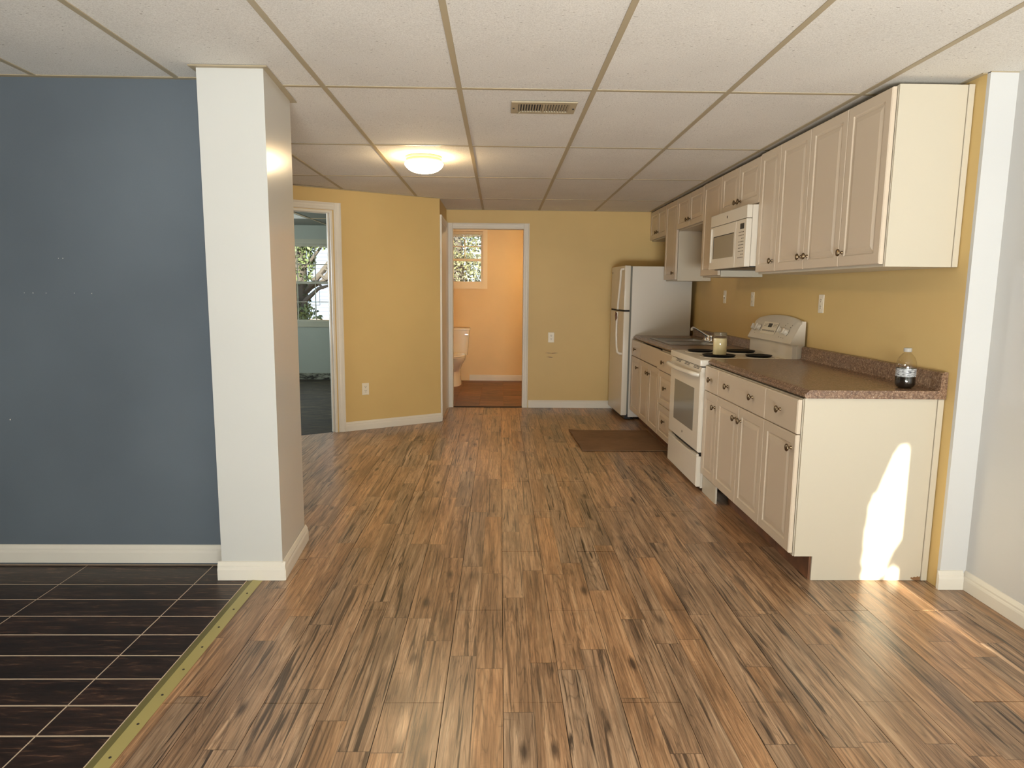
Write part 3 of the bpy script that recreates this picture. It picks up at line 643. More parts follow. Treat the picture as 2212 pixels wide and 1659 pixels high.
# ------------------------------------------------------------------ sink and faucet
sk = root('kitchen_sink', 'stainless steel double bowl sink set into the far countertop', 'sink', (1.70, 6.11, .74))
ym = (SY0+SY1)/2; z = zt+.0005
rim = MB()
for a, b, c, d in ((SX0-.018, SX0+.015, SY0-.018, SY1+.018), (SX1-.055, SX1+.03, SY0-.018, SY1+.018), (SX0+.015, SX1-.055, SY0-.018, SY0+.015), (SX0+.015, SX1-.055, SY1-.015, SY1+.018), (SX0+.015, SX1-.055, ym-.018, ym+.018)):
    rim.box(a, b, c, d, z, z+.005)
rim.build('rim', 'steel', sk, bevel=.0015)
for a, b in ((SY0+.013, ym-.016), (ym+.016, SY1-.013)):
    x0, x1, zb = SX0+.013, SX1-.053, .745
    bo = MB().add([(x0, a, z+.002), (x1, a, z+.002), (x1, b, z+.002), (x0, b, z+.002), (x0+.02, a+.02, zb), (x1-.02, a+.02, zb), (x1-.02, b-.02, zb), (x0+.02, b-.02, zb)],
                  [(0, 1, 5, 4), (1, 2, 6, 5), (2, 3, 7, 6), (3, 0, 4, 7), (4, 5, 6, 7)]).build('bowl', 'steel', sk)
    MB().lathe([(0, .003), (.03, .003), (.038, .005), (.042, .001)], ((x0+x1)/2, (a+b)/2, zb), seg=16).build('drain', 'chrome', bo, loc=ROOTLOC[sk.name])
fa = root('faucet', 'chrome two handle faucet with a raised swivel spout behind the sink', 'faucet', (1.905, 6.1, zt+.0055))
fz = zt+.006
MB().box(1.88, 1.932, 5.99, 6.21, fz, fz+.012).build('base_plate', 'chrome', fa, bevel=.006, seg=2, smooth=40)
for yy in (6.02, 6.18):
    h_ = MB().lathe([(.022, 0), (.020, .012), (.012, .016), (.012, .022), (.019, .026), (.021, .04), (.016, .05), (0, .052)], (1.906, yy, fz+.012), seg=10).build('handle', 'chrome', fa, smooth=50)
MB().lathe([(.022, 0), (.02, .02), (.014, .03), (.012, .045), (0, .046)], (1.906, 6.10, fz+.012), seg=12).build('spout_base', 'chrome', fa, smooth=50)
sp = MB().tube([(1.906, 6.10, fz+.045), (1.88, 6.112, fz+.06), (1.85, 6.126, fz+.082), (1.80, 6.148, fz+.114), (1.775, 6.16, fz+.122), (1.768, 6.163, fz+.114)], [.012, .012, .011, .010, .010, .011], 10).build('spout', 'chrome', fa, smooth=50)
MB().lathe([(.0115, 0), (.0125, -.006), (.0125, -.024), (0, -.024)], (1.768, 6.163, fz+.118), seg=10).build('aerator', 'enamel', sp)

# ------------------------------------------------------------------ range
Y0, Y1 = 4.438, 5.222
rg = root('electric_range', 'white freestanding electric range with black burner covers', 'stove', (1.69, (Y0+Y1)/2, 0))
MB().box(1.380, 2.03, Y0+.004, Y1-.004, .022, .856).build('body', 'enamel', rg)
for a in (Y0+.05, Y1-.05):
    for b in (1.45, 1.96): MB().lathe([(0, .0), (.016, 0), (.016, .006), (.008, .008), (.008, .024)], (b, a, .0), seg=10).build('foot', 'black', rg)
dr = MB().rings([(Y0+.003+i, Y1-.003-i, .032+i, .243-i, d) for i, d in [(0, .032), (0, .006), (.006, 0)]], lambda u, v, d: (1.346+d, u, v)).build('storage_drawer', 'enamel', rg)
pth = []
for k in range(21):
    t = k/20; yv = Y0+.01+(Y1-Y0-.02)*t; s_ = 1/(1+math.exp(-(abs(t-.5)-.30)*30)); pth.append((yv, .246+.014*s_))
mb = MB(); vs_, fs_ = [], []
for yv, zz in pth: vs_ += [(1.3465, yv, .243), (1.3465, yv, zz), (1.362, yv, zz), (1.362, yv, .243)]
for k in range(20):
    for q in range(4): fs_.append((k*4+q, k*4+(q+1) % 4, k*4+4+(q+1) % 4, k*4+4+q))
mb.add(vs_, fs_+[(0, 1, 2, 3), (83, 82, 81, 80)]).build('drawer_pull', 'enamel', dr, loc=ROOTLOC[rg.name])
MB().box(1.374, 1.3805, Y0+.006, Y1-.006, .24, .275).build('drawer_gap', 'gasket', rg)
od = MB().rings([(Y0+.002+i, Y1-.002-i, .272+i, .832-i, d) for i, d in [(0, .034), (0, .008), (.008, 0)]], lambda u, v, d: (1.346+d, u, v)).build('oven_door', 'enamel', rg)
MB().box(1.3448, 1.3475, 4.567, 5.083, .395, .697).build('window', 'ovenglass', od, loc=ROOTLOC[rg.name])
MB().lathe([(0, .001), (.009, .001), (.0095, 0)], (1.346, 4.829, .338), (-1, 0, 0), 14).build('badge', 'panelprint', od, loc=ROOTLOC[rg.name])
hp = [(1.346, 4.475, .800), (1.318, 4.480, .804)]+[(1.312-.022*math.sin(PI*k/12), 4.49+.68*k/12, .806) for k in range(13)]+[(1.318, 5.180, .804), (1.346, 5.185, .800)]
MB().tube(hp, [.014, .016]+[.017]*13+[.016, .014], 10).build('handle', 'enamel', od, loc=ROOTLOC[rg.name], smooth=60)
vt = MB().extrude([(1.347, .832), (1.380, .832), (1.380, .853), (1.356, .853)], (0, 0, 0), (1, 0, 0), (0, 0, 1), (0, 1, 0), Y0+.004, Y1-.004).build('vent_trim', 'enamel', rg)
for g_ in (4.56, 4.79, 5.02):
    for i in range(2):
        for q in range(2):
            MB().extrude([(1.3470+.009*(.22+.42*q)-.0008, .832+.021*(.22+.42*q)), (1.3470+.009*(.45+.42*q)-.0008, .832+.021*(.45+.42*q)), (1.352+.009*(.45+.42*q), .832+.021*(.45+.42*q)-.002), (1.352+.009*(.22+.42*q), .832+.021*(.22+.42*q)-.002)], (0, 0, 0), (1, 0, 0), (0, 0, 1), (0, 1, 0), g_-.062+.066*i, g_-.004+.066*i).build('vent_slot', 'black', vt, loc=ROOTLOC[rg.name])
MB().box(1.36, 1.381, Y0+.006, Y1-.006, .853, .860).build('cooktop_gap', 'gasket', rg)
MB().box(1.340, 1.962, Y0, Y1, .860, .905).build('cooktop', 'enamel', rg, bevel=.008, seg=3, smooth=40)
for bx, by, br in ((1.515, 5.035, .088), (1.535, 4.665, .108), (1.815, 5.03, .105), (1.815, 4.66, .085)):
    MB().lathe([(br+.022, 0), (br+.022, .003), (br+.012, .005), (br+.002, .001), (br-.01, .0)], (bx, by, .905), seg=28).build('drip_ring', 'enamel', rg, smooth=50)
    MB().lathe([(0, .007), (br*.8, .009), (br, .016), (br+.004, .017), (br+.004, .013), (br-.004, .004), (0, .004)], (bx, by, .905), seg=28).build('burner', 'coil', rg, smooth=50)
MB().box(1.957, 2.032, Y0+.012, Y1-.002, .900, 1.02).build('backguard', 'enamel', rg, bevel=.004, seg=2, smooth=40)
MB().extrude([(1.985, .885), (2.034, .885), (2.034, 1.165), (2.008, 1.165), (2.0, 1.02), (1.985, .99)], (0, 0, 0), (1, 0, 0), (0, 0, 1), (0, 1, 0), Y0+.002, Y0+.012).build('backguard_side', 'enamel', rg)
vs_, fs_ = [], []; NS = 24
for k in range(NS+1):
    t = -1+2*k/NS; yv = (Y0+Y1)/2+t*(Y1-Y0)/2*.996; top = 1.158+.036*(1-abs(t)**2.4)
    if abs(t) > .93: top -= .012*((abs(t)-.93)/.07)**2
    q = (top-1.013)/.15; vs_ += [(1.936, yv, 1.016), (1.943, yv, 1.006), (2.034, yv, 1.006), (2.034, yv, top), (1.943+.066*q+.006, yv, top+.001), (1.938+.066*q, yv, top-.006)]
for k in range(NS):
    for q in range(6): fs_.append((k*6+q, k*6+(q+1) % 6, k*6+6+(q+1) % 6, k*6+6+q))
fs_ += [(5, 4, 3, 2, 1, 0), tuple(NS*6+q for q in range(6))]
cpn = MB().add(vs_, fs_).build('control_panel', 'enamel', rg, smooth=35)
RL = ROOTLOC[rg.name]; fn = Vector((-.915, 0, .403)); fu = Vector((.403, 0, .915))
pf = lambda yv, s_: Vector((1.936, yv, 1.016))+fu*s_
for yv, s_ in ((5.150, .082), (5.075, .086), (4.665, .082), (4.575, .074)):
    kn = MB().lathe([(0, .026), (.017, .026), (.020, .022), (.022, .006), (.026, .003), (.026, 0)], pf(yv, s_)+fn*.001, fn, 16).build('knob', 'enamel', cpn, loc=RL, smooth=40)
    a, b = fu*.019, Vector((0, .005, 0)); c_ = pf(yv, s_)+fn*.026
    MB().add([c_-a-b, c_+a-b, c_+a+b, c_-a+b, c_-a-b+fn*.008, c_+a-b+fn*.008, c_+a+b+fn*.008, c_-a+b+fn*.008], [(3, 2, 1, 0), (4, 5, 6, 7), (0, 1, 5, 4), (1, 2, 6, 5), (2, 3, 7, 6), (3, 0, 4, 7)]).build('grip', 'enamel', kn, loc=RL)
def plaque(name, mat, parent, ya, yb, sa, sb, h, loc):
    P = [pf(ya, sa), pf(yb, sa), pf(yb, sb), pf(ya, sb)]
    return MB().add([p_+fn*.0002 for p_ in P]+[p_+fn*h for p_ in P], [(3, 2, 1, 0), (4, 5, 6, 7), (0, 1, 5, 4), (1, 2, 6, 5), (2, 3, 7, 6), (3, 0, 4, 7)]).build(name, mat, parent, loc=loc)
kp = plaque('keypad', 'ivory', cpn, 4.76, 5.02, .042, .135, .0016, RL)
plaque('display', 'black', kp, 4.86, 4.925, .095, .125, .003, RL)
mb = MB()
for i in range(12):
    for (ya, sa) in ((4.78+.019*i, .062),)+(((4.78+.022*(i % 3), .100+.010*(i//3)),) if i < 9 else ())+(((4.945+.020*(i % 3), .100+.010*(i//3)),) if i < 9 else ()):
        P = [pf(ya, sa), pf(ya+.009, sa), pf(ya+.009, sa+.005 if sa > .09 else sa+.012), pf(ya, sa+.005 if sa > .09 else sa+.012)]
        mb.add([p_+fn*.0022 for p_ in P], [(0, 1, 2, 3)])
tag(mb.build('key_print', 'panelprint', kp, loc=RL), kind='stuff')
mb = MB()
for ya, sa in ((4.62, .135), (4.535, .125), (4.64, .120), (4.55, .110), (4.62, .030), (4.585, .028), (4.66, .032), (5.11, .035)):
    P = [pf(ya, sa), pf(ya+.008, sa), pf(ya+.008, sa+.006), pf(ya, sa+.006)]; mb.add([p_+fn*.0012 for p_ in P], [(0, 1, 2, 3)])
tag(mb.build('dial_print', 'panelprint', cpn, loc=RL), kind='stuff')

# ------------------------------------------------------------------ microwave
mw = root('microwave', 'white over the range microwave hanging under the short cabinet', 'microwave', (1.83, 4.876, 1.522))
MW = ROOTLOC[mw.name]
MB().box(1.655, XW-.003, 4.493, 5.259, 1.528, 1.926).build('body', 'enamel', mw)
MB().box(1.66, 2.03, 4.50, 5.25, 1.520, 1.529).build('underside_grille', 'black', mw)
MB().box(1.618, 1.654, 4.493, 5.259, 1.842, 1.926).build('top_grille', 'enamel', mw, bevel=.003)
md = MB().box(1.616, 1.654, 4.69, 5.257, 1.524, 1.838).build('door', 'enamel', mw, bevel=.004, seg=2)
MB().box(1.6148, 1.617, 4.722, 5.165, 1.600, 1.764).build('window', 'mwglass', md, loc=MW)
MB().box(1.6140, 1.617, 5.158, 5.166, 1.600, 1.764).box(1.614, 1.617, 4.722, 5.166, 1.760, 1.765).build('window_edge', 'gasket', md, loc=MW)
MB().box(1.604, 1.618, 5.196, 5.210, 1.572, 1.828).build('handle', 'enamel', md, loc=MW, bevel=.004)
MB().lathe([(0, .001), (.010, .001), (.010, 0)], (1.618, 4.885, 1.885), (-1, 0, 0), 14).build('badge', 'panelprint', mw)
mc = MB().box(1.617, 1.654, 4.495, 4.687, 1.524, 1.838).build('control_panel', 'enamel', mw, bevel=.004, seg=2)
MB().box(1.6155, 1.618, 4.535, 4.605, 1.775, 1.812).build('display', 'black', mc, loc=MW)
mb = MB()
for r_ in range(9):
    for c_ in range(4):
        if r_ in (2, 7) and c_ > 1: continue
        yv, zz = 4.535+.026*c_, 1.752-.021*r_; mb.box(1.6160, 1.6172, yv, yv+.013, zz, zz+.006)
tag(mb.build('key_print', 'panelprint', mc, loc=MW), kind='stuff')

# ------------------------------------------------------------------ refrigerator
fr = root('refrigerator', 'white top freezer refrigerator beside the sink counter', 'refrigerator', (1.289, 7.0, 0))
FR = ROOTLOC[fr.name]
MB().box(1.368, 2.0, 7.004, 7.655, .028, 1.612).build('body', 'enamel_rough', fr, bevel=.006, seg=2, smooth=40)
MB().box(1.350, 1.369, 7.012, 7.65, .06, 1.608).build('gasket', 'gasketgrey', fr)
MB().box(1.335, 1.40, 7.02, 7.64, .006, .06).build('kick_grille', 'black', fr)
for b_ in (1.42, 1.9):
    for a_ in (7.06, 7.60): MB().lathe([(0, 0), (.018, 0), (.018, .01), (.008, .012), (.008, .03)], (b_, a_, 0), seg=10).build('foot', 'black', fr)
fd = MB().box(1.289, 1.351, 7.004, 7.655, 1.160, 1.618).build('freezer_door', 'enamel', fr, bevel=.008, seg=3, smooth=40)
dd_ = MB().box(1.289, 1.351, 7.004, 7.655, .048, 1.143).build('fridge_door', 'enamel', fr, bevel=.008, seg=3, smooth=40)
MB().box(1.296, 1.349, 7.01, 7.65, 1.142, 1.161).build('split_gap', 'gasket', fr)
yh = 7.055
MB().tube([(1.290, yh, 1.585), (1.262, yh, 1.580), (1.256, yh, 1.56), (1.256, yh, 1.50), (1.250, yh, 1.40), (1.240, yh, 1.27), (1.234, yh, 1.165)], [.014, .014, .013, .012, .012, .012, .012], 8).build('handle', 'enamel', fd, loc=FR, smooth=60)
MB().tube([(1.232, yh, 1.140), (1.228, yh, 1.02), (1.228, yh, .90), (1.234, yh, .78), (1.244, yh, .72), (1.262, yh, .705), (1.290, yh, .70)], [.012, .012, .012, .012, .013, .014, .014], 8).build('handle', 'enamel', dd_, loc=FR, smooth=60)
MB().tube([(1.215, yh-.005, 1.142), (1.212, yh-.006, 1.10), (1.218, yh-.004, 1.05), (1.226, yh-.012, 1.075), (1.222, yh-.01, 1.13)], .005, 6).build('strap', 'toe', dd_, loc=FR)
MB().lathe([(0, .002), (.012, .002), (.012, 0)], (1.289, 7.60, 1.555), (-1, 0, 0), 12).build('badge', 'panelprint', fd, loc=FR)
fr.rotation_euler.z = math.radians(2.6)

# ------------------------------------------------------------------ things on the counter and range
JX, JY, JZ = 1.548, 4.690, .9142
ja = root('glass_jar', 'small glass jar of cream coloured wax standing on a burner', 'jar', (JX, JY, JZ))
MB().lathe([(0, 0), (.044, 0), (.0475, .004), (.0475, .118), (.044, .130), (.041, .134), (.0415, .140), (.0425, .158), (.0405, .159)], (JX, JY, JZ), seg=24).build('glass', 'clear', ja, smooth=50)
MB().lathe([(0, .005), (.0450, .007), (.0450, .114), (.042, .119), (0, .117)], (JX, JY, JZ), seg=24).build('wax', 'wax', ja, smooth=50)
JR = simple('jar_neck_glass', lin(150, 136, 110), .2)
for k in range(4): MB().lathe([(.0415, 0), (.0445, .0018), (.0445, .0030), (.0415, .0045)], (JX, JY, JZ+.138+.0055*k), seg=24).build('thread', JR, ja, smooth=50)
BXp, BYp, BZp = 1.908, 3.100, .9157
bo = root('soda_bottle', 'clear plastic bottle with dark cola in it standing on the countertop', 'bottle', (BXp, BYp, BZp))
MB().lathe([(0, .004), (.026, .003), (.032, 0), (.038, .004), (.0435, .018), (.044, .040), (.0425, .055), (.0425, .095), (.0435, .105), (.041, .125), (.033, .145), (.021, .160), (.0145, .166), (.0135, .172), (.0135, .178)], (BXp, BYp, BZp), seg=26).build('shell', 'clear', bo, smooth=50)
MB().lathe([(0, .006), (.030, .004), (.037, .008), (.0422, .020), (.0428, .040), (.0415, .054), (0, .054)], (BXp, BYp, BZp), seg=26).build('cola', 'cola', bo, smooth=50)
MB().lathe([(.0432, .056), (.0432, .094)], (BXp, BYp, BZp), seg=26).build('label', 'label', bo, smooth=50)
MB().lathe([(.0150, .170), (.0175, .171), (.0178, .184), (.0165, .188), (0, .189)], (BXp, BYp, BZp), seg=20).build('cap', simple('grey_cap', lin(170, 165, 156), .5), bo, smooth=40)

# ------------------------------------------------------------------ floor mat
vs_, fs_ = [], []; nx, ny = 14, 14
for top in (0, 1):
    for j in range(ny+1):
        for i in range(nx+1):
            x = .68+.77*i/nx+.03*(1-j/ny)*(1-i/nx); yv = 5.583+.85*j/ny
            e = max(0, 1-i/(nx*.12)); z_ = .0015+.012*e*abs(math.sin(j*.5))+.003*max(0, 1-j/1.5)
            vs_.append((x, yv, z_+.005*top))
n1 = (nx+1)*(ny+1)
for j in range(ny):
    for i in range(nx):
        a = j*(nx+1)+i; fs_ += [(a, a+nx+1, a+nx+2, a+1), (n1+a, n1+a+1, n1+a+nx+2, n1+a+nx+1)]
for i in range(nx): a = i; fs_.append((a, a+1, n1+a+1, n1+a)); a = ny*(nx+1)+i; fs_.append((a+1, a, n1+a, n1+a+1))
for j in range(ny): a = j*(nx+1); fs_.append((a+nx+1, a, n1+a, n1+a+nx+1)); a = j*(nx+1)+nx; fs_.append((a, a+nx+1, n1+a+nx+1, n1+a))
tag(MB().add(vs_, fs_).build('floor_mat', 'mat', loc=(1.06, 6.0, 0)), 'flat brown mat lying on the plank floor before the sink', 'mat')

# ------------------------------------------------------------------ ceiling fixtures
def dome_lamp(x, y, zc, label, gm='lampglass'):
    t = root('ceiling_lamp', label, 'ceiling light', (x, y, zc))
    MB().lathe([(0, 0), (.126, 0), (.128, -.004), (.128, -.012), (.122, -.014), (.122, -.024), (.125, -.026), (.125, -.033), (.118, -.036), (.118, -.042), (0, -.042)], (x, y, zc), seg=40).build('base_ring', 'lampring', t, smooth=35)
    MB().lathe([(.119, -.036), (.130, -.040), (.1345, -.047), (.132, -.056), (.120, -.072), (.100, -.088), (.072, -.100), (.040, -.107), (0, -.109)], (x, y, zc), seg=40).build('glass_dome', gm, t, smooth=60)
    return t
dome_lamp(-.535, 4.85, cz(4.85)-.0005, 'lit flush dome lamp with a cream ring on the kitchen ceiling')
dome_lamp(.35, 8.85, 2.261, 'lit flush dome lamp on the bathroom ceiling', 'bathlampglass')
dome_lamp(-.3, .45, cz(.45)-.0005, 'added lit dome lamp out of view, brightening the front room', 'addedlampglass')  # lamp added out of view to brighten the near floor
ve = root('ceiling_vent', 'beige metal air register in the ceiling with two banks of slats', 'vent', (.2125, 3.552, cz(3.55)))
zv = cz(3.55)
f = MB().box(.05, .085, 3.448, 3.657, zv-.009, zv-.002).box(.340, .375, 3.448, 3.657, zv-.009, zv-.002).box(.085, .340, 3.448, 3.480, zv-.009, zv-.002).box(.085, .340, 3.625, 3.657, zv-.009, zv-.002).box(.207, .218, 3.480, 3.625, zv-.009, zv-.002)
f.build('frame', 'grid', ve)
MB().box(.084, .341, 3.479, 3.626, zv-.0022, zv-.0008).build('duct_opening', 'gasket', ve)
for bnk in (.085, .218):
    for k in range(9):
        xx = bnk+.0068+.0136*k; dx = .0035 if bnk < .1 else -.0035
        MB().add([(xx-dx, 3.482, zv-.0095), (xx-dx+.0016, 3.482, zv-.0095), (xx+dx+.0016, 3.482, zv-.0025), (xx+dx, 3.482, zv-.0025), (xx-dx, 3.623, zv-.0095), (xx-dx+.0016, 3.623, zv-.0095), (xx+dx+.0016, 3.623, zv-.0025), (xx+dx, 3.623, zv-.0025)],
                 [(0, 1, 2, 3), (7, 6, 5, 4), (0, 4, 5, 1), (1, 5, 6, 2), (2, 6, 7, 3), (3, 7, 4, 0)]).build('slat', 'grid', ve)
MB().tube([(.098, 3.60, zv-.012), (.09, 3.61, zv-.018), (.086, 3.625, zv-.016)], .003, 6).build('lever', 'grid', ve)
MB().lathe([(0, -.004), (.005, -.004), (.005, .0)], (.062, 3.552, zv-.009), seg=8).build('screw', 'slot', ve)
MB().lathe([(0, -.004), (.005, -.004), (.005, .0)], (.363, 3.552, zv-.009), seg=8).build('screw', 'slot', ve)

# ------------------------------------------------------------------ outlets and switch
def outlet(p, U, N, label, switch=False):
    p, U, N = Vector(p), Vector((*U, 0)), Vector((*N, 0)); Z = Vector((0, 0, 1))
    t = root('light_switch' if switch else 'wall_outlet', label, 'switch' if switch else 'outlet', p, None if switch else 'wall outlets')
    def pl(name, u0, u1, z0, z1, d0, d1, mat, par, bev=0):
        vs = [p+U*u+Z*z+N*d for d in (d0, d1) for z in (z0, z1) for u in (u0, u1)]
        return MB().add(vs, [(0, 2, 3, 1), (4, 5, 7, 6), (0, 1, 5, 4), (2, 6, 7, 3), (0, 4, 6, 2), (1, 3, 7, 5)]).build(name, mat, par, loc=p, bevel=bev)
    pl('plate', -.035, .035, -.058, .058, .0003, .006, 'ivory', t, .003)
    if switch:
        pl('toggle', -.005, .005, -.004, .014, .006, .016, 'ivory', t); pl('slot', -.007, .007, -.014, .014, .0058, .0066, 'slot', t)
    else:
        for zz in (-.0205, .0205):
            r_ = MB().lathe([(0, .0022), (.0165, .0022), (.0172, 0)], p+Z*zz+N*.0058, N, 16).build('receptacle', 'ivory', t, loc=p)
            for uu in (-.0065, .0065):
                pl('slot', uu-.0015, uu+.0015, zz+.000, zz+.009, .0078, .0084, 'slot', r_)
            pl('slot', -.0028, .0028, zz-.0105, zz-.005, .0078, .0084, 'slot', r_)
    return t
outlet((.591, YBK, .82), (1, 0), (0, -1), 'ivory wall outlet on the back wall between the doorway and the refrigerator')
outlet((AO[0]+AD[0]*.205, AO[1]+AD[1]*.205, .397), AD, (-AN[0], -AN[1]), 'ivory wall outlet low on the angled yellow wall')
outlet((XW, 4.265, 1.287), (0, 1), (-1, 0), 'ivory wall outlet on the yellow wall above the long countertop')
outlet((XW, 5.44, 1.30), (0, 1), (-1, 0), 'ivory wall outlet on the yellow wall between the range and the sink')
outlet((XW, 6.12, 1.312), (0, 1), (-1, 0), 'ivory light switch on the yellow wall behind the sink', True)

# ------------------------------------------------------------------ toilet
TX = -.672
to = root('toilet', 'white two piece toilet against the bathroom wall', 'toilet', (TX, 9.7, .002))
def loft(rings, name, mat, par, seg=28, loc=None):
    vs, fs = [], []
    for (cy, rx, ry, z_, sq) in rings:
        for k in range(seg):
            th = 2*PI*k/seg; c_, s_ = math.cos(th), math.sin(th)
            vs.append((TX+rx*math.copysign(abs(c_)**sq, c_), cy+ry*math.copysign(abs(s_)**sq, s_), z_))
    for i in range(len(rings)-1):
        for k in range(seg): fs.append((i*seg+k, i*seg+(k+1) % seg, (i+1)*seg+(k+1) % seg, (i+1)*seg+k))
    fs += [tuple(range(seg-1, -1, -1)), tuple((len(rings)-1)*seg+k for k in range(seg))]
    return MB().add(vs, fs).build(name, mat, par, loc=loc, smooth=45)
loft([(9.66, .122, .30, .002, .8), (9.66, .118, .29, .03, .8), (9.67, .105, .26, .12, .8), (9.68, .10, .24, .20, .85), (9.63, .135, .27, .29, .9), (9.60, .178, .29, .36, .9), (9.60, .185, .30, .395, .9)], 'bowl', 'porcelain', to)
loft([(9.60, .186, .30, .397, .9), (9.60, .19, .304, .405, .9), (9.60, .188, .302, .415, .9)], 'seat', 'porcelain', to)
loft([(9.60, .184, .298, .418, .9), (9.60, .187, .300, .428, .9), (9.60, .178, .29, .438, .9)], 'seat_lid', 'porcelain', to)
tk = loft([(9.93, .195, .085, .40, .3), (9.93, .20, .09, .44, .3), (9.93, .228, .098, .765, .3)], 'tank', 'porcelain', to, 36)
loft([(9.93, .236, .104, .767, .3), (9.93, .24, .106, .785, .3), (9.93, .232, .1, .80, .3)], 'tank_lid', 'porcelain', to, 36)
MB().box(TX+.16, TX+.215, 9.822, 9.834, .70, .715).build('flush_lever', 'chrome', tk, loc=ROOTLOC[to.name])

# ------------------------------------------------------------------ outdoors
S(MB().box(-40, 40, 10.2, 60, -.45, -.3).box(-40, 40, -40, -1.75, -.45, -.3), 'ground', 'ground', 'leaf strewn ground outside')
def foliage(name, mat, par, pts, size, loc):
    mb = MB()
    for p_ in pts:
        a = Vector((random.gauss(0, 1), random.gauss(0, 1), random.gauss(0, .7))).normalized(); b = a.orthogonal().normalized()
        b = (Matrix.Rotation(random.uniform(0, 6.28), 3, a) @ b); c = a.cross(b); s_ = size*random.uniform(.6, 1.3); p_ = Vector(p_)
        mb.add([p_-b*s_*.5, p_+c*s_*.25, p_+b*s_*.5, p_-c*s_*.25], [(0, 1, 2, 3)])
    o = bpy.data.meshes.new(name); o.from_pydata([tuple(v-Vector(loc)) for v in map(Vector, mb.v)], [], mb.f); o.materials.append(M[mat])
    ob = bpy.data.objects.new(name, o); COL.objects.link(ob); ob.parent = par; return tag(ob, kind='stuff')
def blob(c, r, n):
    out = []
    while len(out) < n:
        q = Vector([random.uniform(-1, 1) for _ in range(3)])
        if q.length < 1: q *= (q.length**-.25 if q.length > 0 else 1); out.append((c[0]+q.x*r[0], c[1]+q.y*r[1], c[2]+q.z*r[2]))
    return out
def tree(label, x, y, h, blobs, size, mat, trunk_r=.16, limbs=()):
    t = root('tree', label, 'tree', (x, y, -.3), 'trees outside the far windows'); L = ROOTLOC[t.name]
    mb = MB().tube([(x, y, -.3), (x+.04, y, h*.4), (x-.03, y+.05, h*.8), (x, y, h)], [trunk_r*1.2, trunk_r, trunk_r*.8, trunk_r*.4], 8)
    for pth in limbs: mb.tube(pth, [trunk_r*.35*(1-.75*i/(len(pth)-1)) for i in range(len(pth))], 6)
    mb.build('trunk', 'bark', t, smooth=60)
    pts = []
    for c, r, n in blobs: pts += blob(c, r, n)
    foliage('foliage', mat, t, pts, size, L)
tree('ivy clad tree with long bare limbs outside the sage green room', -4.25, 14.2, 5.0, [((-4.3, 14.2, 2.2), (.5, .4, 1.1), 2600), ((-3.75, 14.0, 2.45), (.75, .4, .34), 700), ((-4.1, 13.8, .75), (.5, .3, .28), 420), ((-4.3, 14.2, 1.0), (.36, .36, .7), 700)], .085, 'leaf', .2,
     [[(-4.2, 14.2, 1.15), (-3.9, 14.1, 1.38), (-3.6, 14.0, 1.52), (-3.2, 13.9, 1.72)], [(-4.2, 14.2, 1.7), (-3.95, 14.1, 1.85), (-3.6, 14.0, 2.25)], [(-4.2, 14.2, .8), (-4.0, 14.0, 1.1), (-3.7, 13.9, 1.35), (-3.3, 13.8, 1.46)], [(-4.2, 14.2, 2.2), (-3.8, 14.1, 2.3), (-3.4, 14.0, 2.2), (-3.1, 14.0, 1.95)], [(-3.6, 14.0, 1.52), (-3.45, 14, 1.75), (-3.3, 13.95, 2.05)]]+[[(-3.9+.09*k, 14.0, 1.4+.1*(k % 9)), (-3.75+.09*k, 13.95, 1.5+.13*(k % 7)), (-3.6+.07*k, 13.9, 1.35+.17*(k % 8))] for k in range(8)])
tree('pale evergreen tree outside the bathroom window', -.95, 14.5, 4.2, [((-1.0, 14.5, 2.6), (1.5, .8, .9), 5200), ((-.8, 14.2, 1.7), (1.2, .7, .45), 2600)], .065, 'leaf2', .14)
tree('dark evergreen tree growing behind the pale one', -1.6, 16.5, 5.0, [((-1.4, 16.5, 2.4), (1.5, .9, 1.5), 4200)], .09, 'leaf', .18)
hs = root('neighbour_house', 'white sided neighbouring house on an orange brick base', 'house', (-6.0, 21.0, -.3)); HL = ROOTLOC[hs.name]
MB().box(-14, -3.0, 21.0, 24, -.3, .42).build('foundation', 'brick', hs)
mb = MB()
for k in range(34): mb.extrude([(0, 0), (.03, 0), (.012, .118), (0, .118)], (0, 21.0, .42+.118*k), (0, -1, 0), (0, 0, 1), (1, 0, 0), -14, -3.0)
tag(mb.build('siding', 'siding', hs), kind='stuff')
MB().box(-14, -3, 21.0, 24, .42, 4.4).build('wall', 'siding', hs)
hw = MB().box(-6.35, -5.55, 20.93, 20.99, .85, 1.65).build('window_frame', 'siding', hs); MB().box(-6.28, -5.62, 20.925, 20.94, .92, 1.58).build('pane', 'housewin', hw, loc=HL)
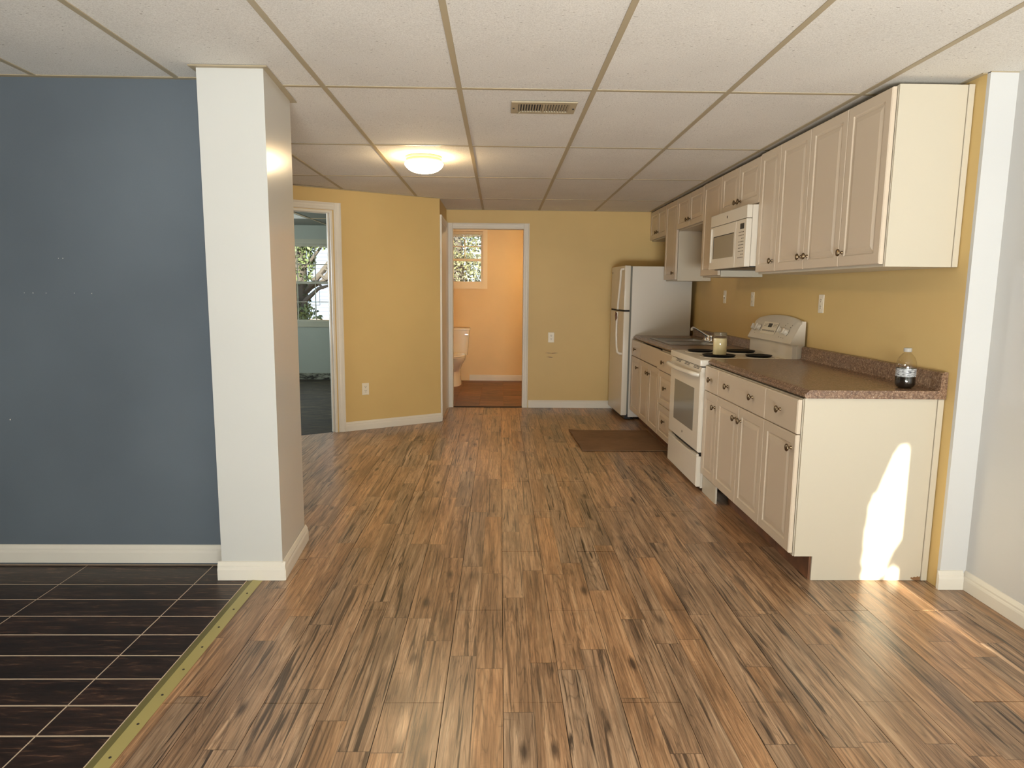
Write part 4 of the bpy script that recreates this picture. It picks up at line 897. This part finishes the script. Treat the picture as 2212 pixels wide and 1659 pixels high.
# unseen shrubs placed to block the sun, with gaps cut to shape its patch
TANE = math.tan(SUN_EL); YT = -4.0; DZ = (3.01-YT)*TANE
GAP = [[(1.884, .69), (1.912, .60), (1.912, .24), (1.846, .11), (1.815, .0), (1.738, .0), (1.735, .22), (1.748, .38), (1.79, .47), (1.84, .61)],
       [(1.884, .11), (1.905, .07), (1.93, -.03), (1.93, -.12), (1.908, -.20), (1.874, -.155), (1.842, -.085), (1.846, -.03), (1.862, .03)]]
def inside(px, pz, poly):
    r = False; n = len(poly)
    for i in range(n):
        (x0, z0), (x1, z1) = poly[i], poly[(i+1) % n]
        if (z0 > pz) != (z1 > pz) and px < (x1-x0)*(pz-z0)/(z1-z0)+x0: r = not r
    return r
hd = root('sun_screen_shrubs', 'unseen evergreen shrubs added outside the glazed rear door to block the sun', 'shrub', (0, YT, -.3)); HL = ROOTLOC[hd.name]
mb = MB()
def flat_leaf(px, pz, s_, yv):
    th = random.uniform(0, 6.28); c, s2 = math.cos(th), math.sin(th); tl = random.uniform(-.3, .3)
    pts = [(-.5*s_, 0), (0, -.34*s_), (.5*s_, 0), (0, .34*s_)]
    return [(px+a*c-b*s2, yv+b*tl, pz+a*s2+b*c) for a, b in pts]
for k in range(15000):
    px, pz = random.uniform(-2.9, 2.5), random.uniform(-.3, 3.6)
    near = abs(px-1.82) < .35 and abs(pz-DZ-.25) < .8
    s_ = random.uniform(.05, .08) if near else random.uniform(.14, .24)
    yv = YT if near else YT+random.uniform(-.15, .15)
    mb.add(flat_leaf(px, pz, s_, yv), [(0, 1, 2, 3)]) if not any(inside(q[0], q[2]-(3.01-q[1])*TANE, P) for P in GAP for q in flat_leaf(px, pz, s_*1.0, yv)+[(px, yv, pz)]) else None
for k in range(34000):
    px, pz = random.uniform(1.42, 2.25), DZ+random.uniform(-.65, 1.15); s_ = random.uniform(.02, .055) if k < 22000 else random.uniform(.06, .09)
    lf = flat_leaf(px, pz, s_, YT)
    if not any(inside(q[0], q[2]-(3.01-q[1])*TANE, P) for P in GAP for q in lf+[(px, YT, pz)]): mb.add(lf, [(0, 1, 2, 3)])
o = bpy.data.meshes.new('foliage'); o.from_pydata([(a-HL.x, b-HL.y, c-HL.z) for a, b, c in mb.v], [], mb.f); o.materials.append(M['leaf'])
ob = bpy.data.objects.new('foliage', o); COL.objects.link(ob); ob.parent = hd; tag(ob, kind='stuff')
for xx in (-2.2, -1.2, -.2, .8, 1.5, 2.3): MB().tube([(xx, YT, -.3), (xx+.05, YT+.02, .8), (xx-.03, YT, 1.8)], [.04, .03, .015], 6).build('stem', 'bark', hd)
